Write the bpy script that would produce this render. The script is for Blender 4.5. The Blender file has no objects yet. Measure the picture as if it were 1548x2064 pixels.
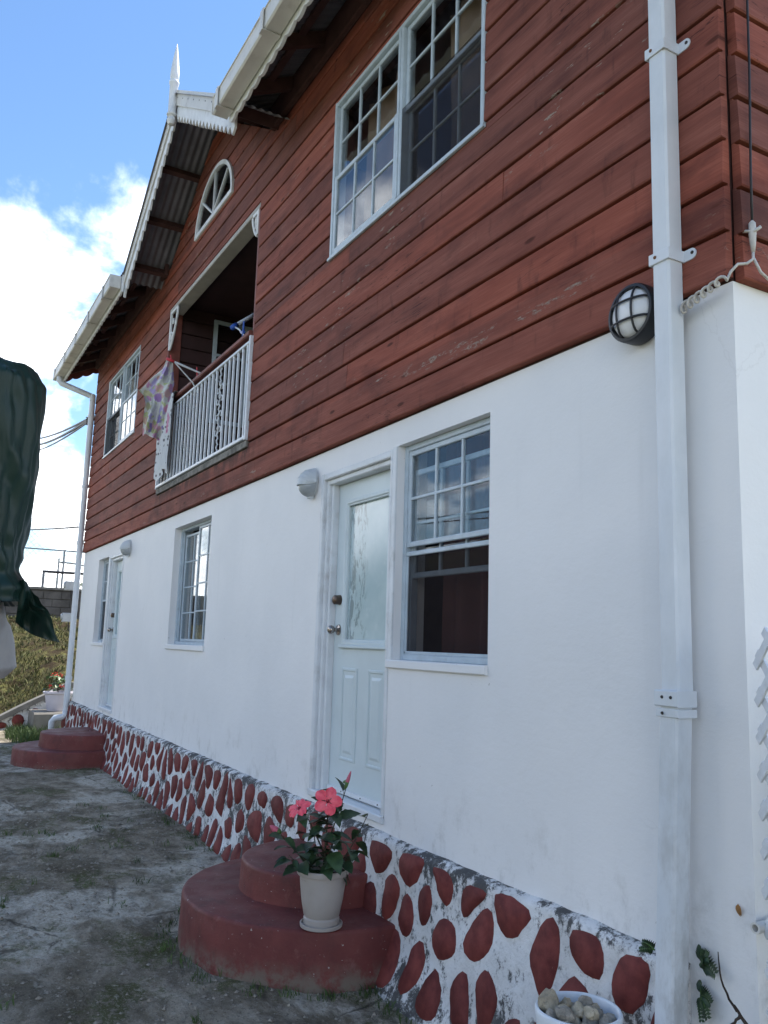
import bpy, bmesh, math, random
from mathutils import Vector, Matrix, noise as mn

random.seed(11)
sc = bpy.context.scene
COL = sc.collection
rad = math.radians

# ------------------------------------------------------------------ camera
CAM = Vector((0.0, -2.4, 1.6))
YAW, PIT, ROL = rad(29.143), rad(8.916), rad(1.753)
fw = Vector((-math.cos(YAW) * math.cos(PIT), math.sin(YAW) * math.cos(PIT), math.sin(PIT)))
rt = fw.cross(Vector((0, 0, 1))).normalized()
up = rt.cross(fw)
rt, up = rt * math.cos(ROL) + up * math.sin(ROL), up * math.cos(ROL) - rt * math.sin(ROL)
cd = bpy.data.cameras.new("camera")
cam = bpy.data.objects.new("camera", cd)
COL.objects.link(cam)
cam.matrix_world = Matrix(((rt.x, up.x, -fw.x, CAM.x), (rt.y, up.y, -fw.y, CAM.y), (rt.z, up.z, -fw.z, CAM.z), (0, 0, 0, 1)))
cd.sensor_fit = 'VERTICAL'
cd.sensor_height = 36.0
cd.lens = 1700.0 / 2064.0 * 36.0
cd.clip_start = 0.05
cd.clip_end = 3000
sc.camera = cam

# ------------------------------------------------------------------ world, sun, exposure
SUN_EL, SUN_AZ = rad(56), rad(-12)      # azimuth measured from +y towards +x
world = bpy.data.worlds.new("World")
sc.world = world
world.use_nodes = True
wn = world.node_tree
wn.nodes.clear()


def build_world():
    N = wn.nodes
    L = wn.links
    out = N.new('ShaderNodeOutputWorld')
    bg = N.new('ShaderNodeBackground')
    bg.inputs['Strength'].default_value = 0.085
    sky = N.new('ShaderNodeTexSky')
    sky.sky_type = 'NISHITA'
    sky.sun_disc = False
    sky.sun_elevation = SUN_EL
    sky.sun_rotation = SUN_AZ
    sky.air_density = 1.0
    sky.dust_density = 0.05
    sky.ozone_density = 2.6
    tc = N.new('ShaderNodeTexCoord')
    sep = N.new('ShaderNodeSeparateXYZ')
    L.new(tc.outputs['Generated'], sep.inputs[0])
    zc = N.new('ShaderNodeMath'); zc.operation = 'MAXIMUM'; zc.inputs[1].default_value = 0.0
    L.new(sep.outputs['Z'], zc.inputs[0])
    za = N.new('ShaderNodeMath'); za.operation = 'ADD'; za.inputs[1].default_value = 0.35
    L.new(zc.outputs[0], za.inputs[0])
    dv = N.new('ShaderNodeVectorMath'); dv.operation = 'DIVIDE'
    cz = N.new('ShaderNodeCombineXYZ')
    for i in range(3):
        L.new(za.outputs[0], cz.inputs[i])
    L.new(tc.outputs['Generated'], dv.inputs[0])
    L.new(cz.outputs[0], dv.inputs[1])
    ad = N.new('ShaderNodeVectorMath'); ad.operation = 'ADD'; ad.inputs[1].default_value = (-9.96, 14.57, 7.85)
    L.new(dv.outputs[0], ad.inputs[0])
    nz = N.new('ShaderNodeTexNoise')
    nz.inputs['Scale'].default_value = 2.1
    nz.inputs['Detail'].default_value = 9
    nz.inputs['Roughness'].default_value = 0.56
    nz.inputs['Distortion'].default_value = 0.25
    L.new(ad.outputs[0], nz.inputs['Vector'])
    # more cover low in the sky, all the way round
    cov = N.new('ShaderNodeMapRange')
    cov.inputs['From Min'].default_value = 0.02; cov.inputs['From Max'].default_value = 0.62
    cov.inputs['To Min'].default_value = 0.13; cov.inputs['To Max'].default_value = -0.10
    L.new(sep.outputs['Z'], cov.inputs['Value'])
    sm = N.new('ShaderNodeMath'); sm.operation = 'ADD'
    L.new(nz.outputs['Fac'], sm.inputs[0]); L.new(cov.outputs[0], sm.inputs[1])
    ms = N.new('ShaderNodeMapRange'); ms.interpolation_type = 'SMOOTHSTEP'
    ms.inputs['From Min'].default_value = 0.50; ms.inputs['From Max'].default_value = 0.66
    L.new(sm.outputs[0], ms.inputs['Value'])
    # cloud tone: thicker parts a little greyer
    tone = N.new('ShaderNodeMapRange')
    tone.inputs['From Min'].default_value = 0.60; tone.inputs['From Max'].default_value = 0.84
    tone.inputs['To Min'].default_value = 1.0; tone.inputs['To Max'].default_value = 0.34
    L.new(sm.outputs[0], tone.inputs['Value'])
    cc = N.new('ShaderNodeVectorMath'); cc.operation = 'SCALE'
    cc.inputs[0].default_value = CLOUD
    L.new(tone.outputs[0], cc.inputs['Scale'])
    mx = N.new('ShaderNodeMix'); mx.data_type = 'RGBA'
    L.new(ms.outputs[0], mx.inputs['Factor'])
    hs = N.new('ShaderNodeHueSaturation'); hs.inputs['Saturation'].default_value = 1.08
    L.new(sky.outputs[0], hs.inputs['Color'])
    L.new(hs.outputs[0], mx.inputs['A'])
    L.new(cc.outputs[0], mx.inputs['B'])
    L.new(mx.outputs['Result'], bg.inputs['Color'])
    L.new(bg.outputs[0], out.inputs[0])


CLOUD = (17.0, 17.0, 17.2)
build_world()
sl = bpy.data.lights.new("sun", 'SUN')
sl.energy = 3.2
sl.angle = rad(0.6)
sl.color = (1.0, 0.95, 0.87)
sun = bpy.data.objects.new("sun", sl)
COL.objects.link(sun)
sdir = Vector((math.sin(SUN_AZ) * math.cos(SUN_EL), math.cos(SUN_AZ) * math.cos(SUN_EL), math.sin(SUN_EL)))
sun.rotation_euler = (-sdir).to_track_quat('-Z', 'Y').to_euler()
vs = sc.view_settings
vs.view_transform = 'Standard'
vs.look = 'None'
vs.exposure = 1.6
vs.gamma = 1.0
vs.use_curve_mapping = False


# ------------------------------------------------------------------ material helpers
class NT:
    def __init__(s, name):
        s.m = bpy.data.materials.new(name)
        s.m.use_nodes = True
        s.t = s.m.node_tree
        s.t.nodes.clear()
        s.out = s.n('ShaderNodeOutputMaterial')
        s.tc = s.n('ShaderNodeTexCoord')

    def n(s, ty, **kw):
        nd = s.t.nodes.new(ty)
        for k, v in kw.items():
            setattr(nd, k, v)
        return nd

    def l(s, a, b):
        s.t.links.new(a, b)

    def set(s, inp, v):
        if hasattr(v, 'bl_idname') or isinstance(v, bpy.types.NodeSocket):
            s.l(v, inp)
        else:
            inp.default_value = v

    def co(s, scale=(1, 1, 1), loc=(0, 0, 0), rot=(0, 0, 0)):
        mp = s.n('ShaderNodeMapping')
        s.l(s.tc.outputs['Object'], mp.inputs[0])
        mp.inputs['Scale'].default_value = scale
        mp.inputs['Location'].default_value = loc
        mp.inputs['Rotation'].default_value = rot
        return mp.outputs[0]

    def noise(s, scale, detail=4, rough=.55, vec=None, dist=0.0):
        nd = s.n('ShaderNodeTexNoise')
        nd.inputs['Scale'].default_value = scale
        nd.inputs['Detail'].default_value = detail
        nd.inputs['Roughness'].default_value = rough
        nd.inputs['Distortion'].default_value = dist
        s.l(vec if vec is not None else s.tc.outputs['Object'], nd.inputs['Vector'])
        return nd.outputs['Fac']

    def vor(s, scale, vec=None, feature='F1', out='Distance'):
        nd = s.n('ShaderNodeTexVoronoi', feature=feature)
        nd.inputs['Scale'].default_value = scale
        s.l(vec if vec is not None else s.tc.outputs['Object'], nd.inputs['Vector'])
        return nd.outputs[out]

    def mr(s, v, a, b, c=0.0, d=1.0, smooth=True):
        nd = s.n('ShaderNodeMapRange')
        if smooth:
            nd.interpolation_type = 'SMOOTHSTEP'
        s.l(v, nd.inputs['Value'])
        for k, x in (('From Min', a), ('From Max', b), ('To Min', c), ('To Max', d)):
            nd.inputs[k].default_value = x
        return nd.outputs[0]

    def math(s, op, a, b=0.0, clamp=False):
        nd = s.n('ShaderNodeMath', operation=op)
        nd.use_clamp = clamp
        s.set(nd.inputs[0], a)
        s.set(nd.inputs[1], b)
        return nd.outputs[0]

    def mix(s, f, a, b, blend='MIX'):
        nd = s.n('ShaderNodeMix', data_type='RGBA', blend_type=blend)
        s.set(nd.inputs['Factor'], f)
        for k, v in (('A', a), ('B', b)):
            if isinstance(v, tuple):
                nd.inputs[k].default_value = (*v, 1.0) if len(v) == 3 else v
            else:
                s.l(v, nd.inputs[k])
        return nd.outputs['Result']

    def ramp(s, v, stops):
        nd = s.n('ShaderNodeValToRGB')
        e = nd.color_ramp.elements
        while len(e) < len(stops):
            e.new(0.5)
        for i, (p, c) in enumerate(stops):
            e[i].position = p
            e[i].color = (*c, 1.0)
        s.l(v, nd.inputs[0])
        return nd.outputs[0]

    def rnd(s):
        return s.n('ShaderNodeObjectInfo').outputs['Random']

    def hsv(s, col, val=None, hue=None, sat=None):
        nd = s.n('ShaderNodeHueSaturation')
        s.l(col, nd.inputs['Color'])
        if val is not None: s.set(nd.inputs['Value'], val)
        if hue is not None: s.set(nd.inputs['Hue'], hue)
        if sat is not None: s.set(nd.inputs['Saturation'], sat)
        return nd.outputs[0]

    def sep(s):
        nd = s.n('ShaderNodeSeparateXYZ')
        s.l(s.tc.outputs['Object'], nd.inputs[0])
        return nd.outputs

    def bump(s, h, strength=.3, dist=.01, prev=None):
        nd = s.n('ShaderNodeBump')
        nd.inputs['Strength'].default_value = strength
        nd.inputs['Distance'].default_value = dist
        s.l(h, nd.inputs['Height'])
        if prev is not None:
            s.l(prev, nd.inputs['Normal'])
        return nd.outputs[0]

    def pbsdf(s, col, rough=.6, metal=0.0, nrm=None, spec=.5, **kw):
        b = s.n('ShaderNodeBsdfPrincipled')
        if isinstance(col, tuple):
            b.inputs['Base Color'].default_value = (*col, 1.0)
        else:
            s.l(col, b.inputs['Base Color'])
        s.set(b.inputs['Roughness'], rough)
        b.inputs['Metallic'].default_value = metal
        b.inputs['Specular IOR Level'].default_value = spec
        if nrm is not None:
            s.l(nrm, b.inputs['Normal'])
        for k, v in kw.items():
            s.set(b.inputs[k.replace('_', ' ')], v)
        s.l(b.outputs[0], s.out.inputs[0])
        return b


MT = {}


def simple(name, col, rough=.6, metal=0.0, var=.10, scale=9.0, bump=.12, bscale=60.0, spec=.4, dirt=None, dirtamt=.5):
    t = NT(name)
    c = t.mix(t.mr(t.noise(scale, 5), .3, .7), tuple(x * (1 - var) for x in col), tuple(min(1, x * (1 + var)) for x in col))
    if dirt:
        c = t.mix(t.math('MULTIPLY', t.mr(t.noise(scale * .7, 8, .7), .52, .72), dirtamt), c, dirt)
    nr = t.bump(t.noise(bscale, 4), bump, .004)
    t.pbsdf(c, rough, metal, nr, spec)
    MT[name] = t.m
    return t.m


def make_materials():
    # red-brown stained boards with wear
    t = NT('board_paint')
    grain = t.noise(5, 7, .6, t.co((.9, 1, 42)))
    streak = t.noise(2.2, 5, .6, t.co((.55, 1, 5.5)))
    c = t.ramp(streak, [(.26, (.126, .039, .028)), (.44, (.206, .065, .044)), (.60, (.252, .084, .057)), (.78, (.315, .122, .086))])
    c = t.mix(t.mr(grain, .35, .65, .0, .35), c, (.15, .042, .033))
    blot = t.noise(1.7, 6, .62, t.co((1, 1, 2.4), (4, 0, 9)))
    c = t.mix(t.mr(blot, .48, .70, 0, .70), c, (.092, .030, .024))
    drip = t.noise(9, 4, .6, t.co((1.6, 1, .45), (1, 2, 3)))
    c = t.mix(t.mr(drip, .58, .76, 0, .50), c, (.070, .024, .020))
    c = t.hsv(c, val=t.mr(t.rnd(), 0, 1, .80, 1.26, False), sat=t.mr(t.rnd(), 0, 1, .92, 1.04, False))
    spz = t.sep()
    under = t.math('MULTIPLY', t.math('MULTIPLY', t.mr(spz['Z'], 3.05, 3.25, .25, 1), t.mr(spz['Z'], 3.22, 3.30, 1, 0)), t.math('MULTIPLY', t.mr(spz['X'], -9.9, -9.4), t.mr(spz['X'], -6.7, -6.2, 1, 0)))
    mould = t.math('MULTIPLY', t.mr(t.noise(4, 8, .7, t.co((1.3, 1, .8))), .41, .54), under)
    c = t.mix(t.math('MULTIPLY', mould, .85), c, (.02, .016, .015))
    kn = t.vor(1.0, t.co((1.9, .02, 6.3)))
    c = t.mix(t.mr(kn, .04, .10, .9, 0), c, (.075, .022, .013))
    pa = t.noise(6, 10, .72, t.co((.9, 1, 4.2), (2.2, 0, 1.1)))
    pb = t.noise(.55, 2, .5, t.co((1, 1, 2.2), (9.3, 0, 4.2)))
    peel = t.math('MULTIPLY', t.mr(pa, .600, .622), t.mr(pb, .545, .62))
    bandz = t.math('ABSOLUTE', t.math('SUBTRACT', t.math('SUBTRACT', spz['Z'], 3.145), t.math('MULTIPLY', t.math('SUBTRACT', t.noise(2.2, 3), .5), .16)))
    band = t.math('MULTIPLY', t.mr(bandz, .012, .05, 1, 0), t.math('MULTIPLY', t.mr(spz['X'], -4.4, -3.7), t.mr(spz['X'], -2.7, -2.35, 1, 0)))
    peel = t.math('MAXIMUM', peel, t.math('MULTIPLY', t.math('MULTIPLY', t.mr(pa, .50, .56), t.mr(t.noise(38, 7, .75, t.co((.7, 1, 1.6))), .40, .56)), t.mr(band, .2, .8)))
    c = t.mix(peel, c, t.mix(t.noise(60, 3), (.16, .125, .10), (.40, .33, .27)))
    h = t.math('ADD', t.math('MULTIPLY', grain, .7), t.math('MULTIPLY', peel, -.8))
    crk = t.mr(t.math('ABSOLUTE', t.math('SUBTRACT', t.noise(3.2, 3, .5, t.co((.35, 1, 7), (7, 0, 2)), .3), .5)), .0, .010, 1, 0)
    crk = t.math('MULTIPLY', crk, t.mr(t.noise(1.1, 2, .5, t.co((1, 1, 1), (2, 0, 5))), .50, .60))
    c = t.mix(t.math('MULTIPLY', crk, .8), c, (.05, .018, .014))
    n1 = t.bump(h, .42, .004)
    n2 = t.bump(t.noise(3, 3, .5, t.co((1, 1, 4))), .25, .01, n1)
    t.pbsdf(c, t.mr(grain, .3, .7, .68, .88), 0, n2, .18)
    MT['board_paint'] = t.m
    # white plaster
    t = NT('white_plaster')
    c = t.mix(t.mr(t.noise(1.1, 5), .3, .7), (.745, .75, .75), (.80, .80, .795))
    sp = t.sep()
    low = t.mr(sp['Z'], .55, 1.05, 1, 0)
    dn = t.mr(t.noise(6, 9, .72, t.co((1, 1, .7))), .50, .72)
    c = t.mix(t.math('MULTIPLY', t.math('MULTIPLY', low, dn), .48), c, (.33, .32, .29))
    st = t.mr(t.noise(3.0, 4, .6, t.co((3, 1, .25), (5, 0, 0))), .58, .80, 0, .12)
    c = t.mix(st, c, (.50, .50, .49))
    fl = t.mr(t.noise(34, 2, .5), .735, .76, 0, .7)
    c = t.mix(t.math('MULTIPLY', fl, t.mr(t.noise(.8, 2), .5, .6)), c, (.30, .29, .27))
    ce = t.math('ADD', t.vor(.55, t.co((1, 1, .8), (.3, 0, .2)), 'DISTANCE_TO_EDGE'), t.math('MULTIPLY', t.math('SUBTRACT', t.noise(3, 7, .65), .5), .10))
    cr = t.math('MULTIPLY', t.mr(t.math('ABSOLUTE', ce), 0, .0022, 1, 0), t.mr(t.noise(.9, 2, .5, t.co((1, 1, 1), (6, 2, 1))), .54, .62))
    c = t.mix(t.math('MULTIPLY', cr, .12), c, (.40, .39, .37))
    nb = t.bump(t.noise(3.2, 3), .26, .02)
    nb = t.bump(t.noise(14, 4, .6, t.co((1, 1, 2.2))), .14, .008, nb)
    nb = t.bump(t.noise(70, 5, .6), .18, .004, nb)
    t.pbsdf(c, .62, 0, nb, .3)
    MT['white_plaster'] = t.m
    # plinth mortar, whitewashed with mildew
    t = NT('plinth_wash')
    sp = t.sep()
    c = t.mix(t.mr(t.noise(5, 6), .3, .7), (.60, .60, .59), (.74, .745, .74))
    m1 = t.noise(13, 11, .78, t.co((1, 1, .75)))
    m2 = t.noise(1.6, 4, .6)
    th = t.math('ADD', m1, t.math('MULTIPLY', t.math('SUBTRACT', m2, .5), .45))
    top = t.mr(sp['Z'], .46, .60, 0, .055)
    bot = t.mr(sp['Z'], .0, .14, .07, 0)
    th = t.math('ADD', t.math('ADD', th, top), bot)
    c = t.mix(t.mr(th, .505, .595, 0, .93), c, (.045, .045, .045))
    c = t.mix(t.mr(t.noise(22, 6, .7), .52, .72, 0, .45), c, (.25, .25, .245))
    nb = t.bump(t.noise(16, 6, .65), .75, .018)
    nb = t.bump(t.noise(90, 5, .6), .35, .004, nb)
    t.pbsdf(c, .85, 0, nb, .15)
    MT['plinth_wash'] = t.m
    # red stone paint
    t = NT('stone_paint')
    c = t.mix(t.mr(t.noise(14, 6), .3, .7), (.115, .027, .025), (.190, .047, .041))
    c = t.hsv(c, val=t.mr(t.rnd(), 0, 1, .82, 1.15, False))
    c = t.mix(t.mr(t.noise(30, 8, .75), .66, .78, 0, .6), c, (.30, .20, .18))
    nb = t.bump(t.noise(38, 6, .65), .5, .006)
    t.pbsdf(c, .74, 0, nb, .22)
    MT['stone_paint'] = t.m
    t = NT('step_paint')
    c = t.mix(t.mr(t.noise(4, 7, .6), .3, .7), (.120, .030, .028), (.170, .046, .041))
    c = t.mix(t.mr(t.noise(5, 10, .74, t.co((1, 1, .6))), .50, .68, 0, .6), c, (.070, .024, .023))
    c = t.mix(t.mr(t.noise(9, 9, .75, t.co((1, 1, 1), (3, 1, 2))), .56, .70, 0, .40), c, (.27, .13, .115))
    c = t.mix(t.mr(t.noise(48, 3, .5), .71, .74, 0, .8), c, (.42, .40, .37))
    sps = t.sep()
    c = t.mix(t.math('MULTIPLY', t.mr(sps['Z'], -.06, .07, 1, 0), t.mr(t.noise(11, 8, .72), .38, .60, 0, .85)), c, (.16, .145, .115))
    nb = t.bump(t.noise(5, 4), .3, .02)
    nb = t.bump(t.noise(22, 6, .65), .3, .008, nb)
    nb = t.bump(t.noise(80, 5, .65), .3, .004, nb)
    t.pbsdf(c, t.mr(t.noise(6, 4), .3, .7, .5, .72), 0, nb, .32)
    MT['step_paint'] = t.m
    # yard ground: old concrete, silt, moss, pale worn patches
    t = NT('yard_ground')
    big = t.noise(.62, 7, .62, t.co((1, 1, 1), (1.7, .6, 0)), .5)
    mid = t.noise(3.4, 10, .70, t.co((1, 1.5, 1)), .3)
    fine = t.noise(24, 9, .74)
    grit = t.vor(85, t.co((1, 1.25, 1)))
    c = t.ramp(mid, [(.30, (.075, .063, .047)), (.45, (.165, .143, .110)), (.57, (.265, .236, .190)), (.74, (.42, .385, .33))])
    pale = t.math('MULTIPLY', t.mr(big, .485, .545), t.mr(mid, .36, .50, .35, 1))
    c = t.mix(t.math('MULTIPLY', pale, .85), c, t.mix(t.mr(fine, .35, .65), (.36, .335, .285), (.56, .53, .47)))
    alg = t.mr(t.noise(1.25, 8, .68, t.co((1, 1, 1), (3, 8, 0)), .4), .50, .62, 0, .72)
    c = t.mix(t.math('MULTIPLY', alg, t.mr(fine, .30, .55, .45, 1)), c, (.075, .063, .043))
    moss = t.math('MULTIPLY', t.mr(t.noise(1.7, 8, .68, t.co((1, 1, 1), (7, 3, 0))), .52, .60), t.mr(fine, .40, .54))
    c = t.mix(t.math('MULTIPLY', moss, .8), c, (.060, .070, .022))
    c = t.mix(t.mr(fine, .55, .66, 0, .6), c, (.36, .335, .29))
    c = t.mix(t.mr(t.noise(62, 7, .74), .53, .64, 0, .6), c, (.045, .038, .028))
    c = t.mix(t.math('MULTIPLY', t.mr(grit, .12, .22, .7, 0), t.mr(mid, .40, .60, .3, 1)), c, (.38, .36, .32))
    ck_ = t.vor(.85, t.co((1, 1, 1), (.2, .4, 0)), 'DISTANCE_TO_EDGE')
    ckw = t.math('ADD', ck_, t.math('MULTIPLY', t.math('SUBTRACT', t.noise(5, 5), .5), .10))
    crack = t.math('MULTIPLY', t.mr(t.math('ABSOLUTE', ckw), .0, .012, 1, 0), t.mr(big, .46, .54))
    c = t.mix(t.math('MULTIPLY', crack, .7), c, (.03, .026, .02))
    c = t.mix(1.0, c, (1.20, 1.185, 1.13), 'MULTIPLY')
    nb = t.bump(mid, .8, .05)
    nb = t.bump(fine, .9, .016, nb)
    nb = t.bump(t.noise(90, 5, .7), .6, .005, nb)
    t.pbsdf(c, .92, 0, nb, .1)
    MT['yard_ground'] = t.m
    t = NT('terrain_soil')
    c = t.mix(t.mr(t.noise(.2, 6, .6), .4, .6), (.06, .075, .03), (.13, .12, .075))
    c = t.mix(t.mr(t.noise(2.5, 7, .65), .4, .62), c, (.10, .11, .04))
    t.pbsdf(c, .95, 0, t.bump(t.noise(8, 6), .5, .05), .1)
    MT['terrain_soil'] = t.m
    t = NT('bank_soil')
    c = t.mix(t.mr(t.noise(1.5, 8, .68), .42, .6), (.075, .066, .027), (.045, .032, .018))
    c = t.mix(t.mr(t.noise(5, 7, .65), .5, .66), c, (.14, .135, .045))
    t.pbsdf(c, .95, 0, t.bump(t.noise(7, 8, .7), .8, .08), .1)
    MT['bank_soil'] = t.m
    t = NT('hill_forest')
    c = t.mix(t.mr(t.noise(.11, 7, .65), .38, .62), (.030, .042, .018), (.105, .105, .045))
    t.pbsdf(c, .95, 0, t.bump(t.noise(.3, 6), 1, 2.0), .1)
    MT['hill_forest'] = t.m
    # thin window glass: mirror by angle, else see-through
    t = NT('window_glass')
    lw = t.n('ShaderNodeLayerWeight')
    lw.inputs['Blend'].default_value = .5
    p5 = t.math('POWER', lw.outputs['Facing'], 5.0)
    F = t.math('ADD', t.math('MULTIPLY', p5, .95), .032)
    gl = t.n('ShaderNodeBsdfGlossy')
    gl.inputs['Roughness'].default_value = .012
    gl.inputs['Color'].default_value = (.93, .95, .97, 1)
    t.l(t.bump(t.noise(2.2, 2), .035, .01), gl.inputs['Normal'])
    tr = t.n('ShaderNodeBsdfTransparent')
    tr.inputs['Color'].default_value = (.86, .89, .90, 1)
    ms = t.n('ShaderNodeMixShader')
    t.l(F, ms.inputs[0]); t.l(tr.outputs[0], ms.inputs[1]); t.l(gl.outputs[0], ms.inputs[2])
    t.l(ms.outputs[0], t.out.inputs[0])
    MT['window_glass'] = t.m
    # insect screen
    t = NT('insect_screen')
    df = t.n('ShaderNodeBsdfDiffuse'); df.inputs['Color'].default_value = (.030, .025, .026, 1)
    tr = t.n('ShaderNodeBsdfTransparent')
    ms = t.n('ShaderNodeMixShader'); ms.inputs[0].default_value = .36
    t.l(tr.outputs[0], ms.inputs[1]); t.l(df.outputs[0], ms.inputs[2]); t.l(ms.outputs[0], t.out.inputs[0])
    MT['insect_screen'] = t.m
    # etched door glass
    t = NT('etched_glass')
    sp = t.sep()
    c = t.mix(t.mr(t.noise(2.5, 4), .3, .7), (.40, .52, .55), (.56, .66, .67))
    pat = t.noise(7, 9, .7, t.co((2.4, 1, .8)), .6)
    band = t.mr(t.math('ABSOLUTE', t.math('ADD', sp['X'], 4.80)), .07, .16, 1, 0)
    pm = t.math('MULTIPLY', t.mr(pat, .50, .56), band)
    c = t.mix(t.math('MULTIPLY', pm, .8), c, (.19, .24, .25))
    c = t.mix(t.mr(t.noise(14, 7, .7), .55, .7, 0, .35), c, (.66, .74, .75))
    t.pbsdf(c, .16, 0, t.bump(t.noise(30, 6, .6), .12, .003), .6)
    MT['etched_glass'] = t.m
    simple('window_metal', (.43, .51, .57), .38, .0, .07, 12, .06, 90, .5, (.25, .27, .28), .35)
    simple('white_trim', (.66, .69, .71), .45, 0, .06, 6, .1, 50, .4, (.36, .35, .33), .5)
    simple('door_paint', (.58, .66, .68), .38, 0, .04, 3, .06, 40, .45, (.42, .43, .42), .25)
    simple('fret_white', (.70, .72, .73), .5, 0, .06, 8, .12, 50, .35, (.22, .21, .20), .45)
    simple('gutter_white', (.62, .61, .57), .42, 0, .08, 4, .06, 50, .4, (.33, .31, .27), .55)
    simple('pipe_white', (.63, .67, .71), .36, 0, .05, 3, .05, 60, .45, (.40, .40, .39), .35)
    t = NT('pipe_plastic')
    sp = t.sep()
    c = t.mix(t.mr(t.noise(3, 5), .3, .7), (.60, .645, .685), (.67, .705, .735))
    gr = t.math('MULTIPLY', t.mr(t.noise(9, 8, .7, t.co((1, 1, .5))), .40, .68), t.mr(sp['Z'], .3, 1.7, .62, .10))
    c = t.mix(gr, c, (.30, .30, .285))
    t.pbsdf(c, .36, 0, t.bump(t.noise(14, 4), .08, .006), .45)
    MT['pipe_plastic'] = t.m
    simple('roof_metal', (.165, .165, .18), .5, .35, .15, 5, .08, 40, .4, (.12, .10, .09), .5)
    simple('roof_top', (.30, .09, .075), .5, .2, .1, 3, .06, 40, .4)
    simple('rafter_wood', (.060, .030, .026), .75, 0, .25, 6, .25, 40, .2)
    simple('rail_wood', (.17, .055, .042), .6, 0, .25, 8, .25, 50, .3, (.06, .035, .03), .6)
    simple('rail_paint', (.66, .71, .76), .4, 0, .06, 20, .08, 60, .45, (.30, .16, .08), .35)
    simple('slab_mould', (.20, .19, .17), .9, 0, .4, 14, .6, 40, .1, (.025, .025, .025), .9)
    simple('lintel_paint', (.40, .385, .35), .6, 0, .1, 5, .15, 40, .3, (.2, .19, .17), .5)
    simple('inner_wall', (.20, .16, .14), .8, 0, .1)
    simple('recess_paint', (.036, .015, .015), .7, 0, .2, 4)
    simple('ceiling_board', (.10, .06, .05), .8)
    simple('black_plastic', (.020, .021, .024), .42, 0, .1, 20, .1)
    simple('black_cable', (.018, .018, .02), .55)
    simple('white_cable', (.50, .48, .44), .5, 0, .12, 30, .1, 60, .4, (.25, .22, .18), .6)
    simple('brass_dark', (.13, .095, .075), .32, .85, .2, 30)
    simple('steel_knob', (.36, .32, .29), .25, .9, .15, 30)
    simple('rust', (.16, .07, .03), .8)
    simple('screw_dark', (.03, .026, .024), .6)
    simple('lamp_body', (.54, .58, .60), .42, 0, .05, 8, .05, 50, .4, (.30, .30, .29), .3)
    t = NT('frosted_lens')
    t.pbsdf(t.mix(t.mr(t.noise(9, 4), .3, .7), (.30, .33, .35), (.42, .45, .46)), .22, 0, t.bump(t.noise(60, 3), .15, .003), .6)
    MT['frosted_lens'] = t.m
    t = NT('bulkhead_glass')
    t.pbsdf(t.mix(t.mr(t.noise(6, 4), .3, .7), (.56, .58, .60), (.70, .71, .72)), .30, 0, t.bump(t.noise(5, 3), .2, .02), .5)
    MT['bulkhead_glass'] = t.m
    simple('pot_plastic', (.37, .34, .315), .5, 0, .06, 6, .06, 50, .4, (.33, .29, .25), .45)
    simple('pot_lilac', (.50, .48, .54), .5, 0, .06, 6)
    simple('planter_white', (.70, .74, .77), .5, 0, .05, 10, .5, 26, .35, (.45, .46, .46), .4)
    simple('potting_soil', (.030, .024, .019), .95, 0, .4, 40, .9, 60, .1)
    simple('mud', (.055, .048, .040), .95, 0, .4, 20, .8, 40, .1)
    for nm, a, b in (('rock_pale', (.36, .31, .22), (.56, .48, .35)), ('rock_grey', (.25, .225, .18), (.42, .38, .315))):
        t = NT(nm)
        c = t.mix(t.mr(t.noise(28, 7, .7), .35, .65), a, b)
        c = t.hsv(c, val=t.mr(t.rnd(), 0, 1, .75, 1.15, False))
        c = t.mix(t.mr(t.noise(60, 6, .7), .56, .7, 0, .6), c, (.10, .09, .075))
        t.pbsdf(c, .9, 0, t.bump(t.noise(55, 7, .7), .9, .008), .15)
        MT[nm] = t.m
    # leaves
    for nm, a, b in (('leaf_green', (.016, .036, .017), (.042, .080, .032)), ('leaf_young', (.05, .11, .025), (.085, .16, .04)), ('leaf_far', (.05, .095, .03), (.10, .15, .05))):
        t = NT(nm)
        c = t.mix(t.mr(t.noise(22, 4), .3, .7), a, b)
        c = t.hsv(c, val=t.mr(t.rnd(), 0, 1, .75, 1.25, False))
        b_ = t.pbsdf(c, .42, 0, t.bump(t.noise(70, 3), .3, .004), .4)
        MT[nm] = t.m
    t = NT('petal_coral')
    t.pbsdf(t.mix(t.mr(t.noise(24, 4), .3, .7), (.78, .075, .115), (.90, .16, .20)), .55, 0, t.bump(t.noise(50, 4), .3, .004), .3)
    MT['petal_coral'] = t.m
    simple('petal_bud', (.46, .10, .15), .6, 0, .2, 40)
    simple('petal_red', (.55, .035, .03), .6)
    simple('flower_throat', (.16, .008, .025), .6)
    simple('stem_wood', (.045, .040, .024), .8, 0, .3, 30)
    simple('dead_wood', (.055, .042, .034), .9, 0, .3, 20, .6, 60, .1)
    simple('dry_leaf', (.30, .16, .06), .8, 0, .3, 40)
    simple('lattice_paint', (.70, .72, .74), .45, 0, .05, 12, .08, 60, .4, (.42, .43, .42), .4)
    # tarpaulin
    t = NT('tarp_green')
    c = t.mix(t.mr(t.noise(3, 6), .3, .7), (.004, .016, .013), (.009, .026, .021))
    nb = t.bump(t.noise(6, 6, .6, t.co((2.2, 2.2, .5), (0, 0, 0), (.35, 0, 0))), .22, .010)
    rid = t.math('ABSOLUTE', t.math('SUBTRACT', t.noise(3.4, 4, .55, t.co((1.6, 1.6, .5), (2, 1, 0), (.5, .2, 0)), .5), .5))
    nb = t.bump(t.mr(rid, 0, .06, 1, 0), .30, .006, nb)
    nb = t.bump(t.noise(150, 2), .12, .002, nb)
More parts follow.
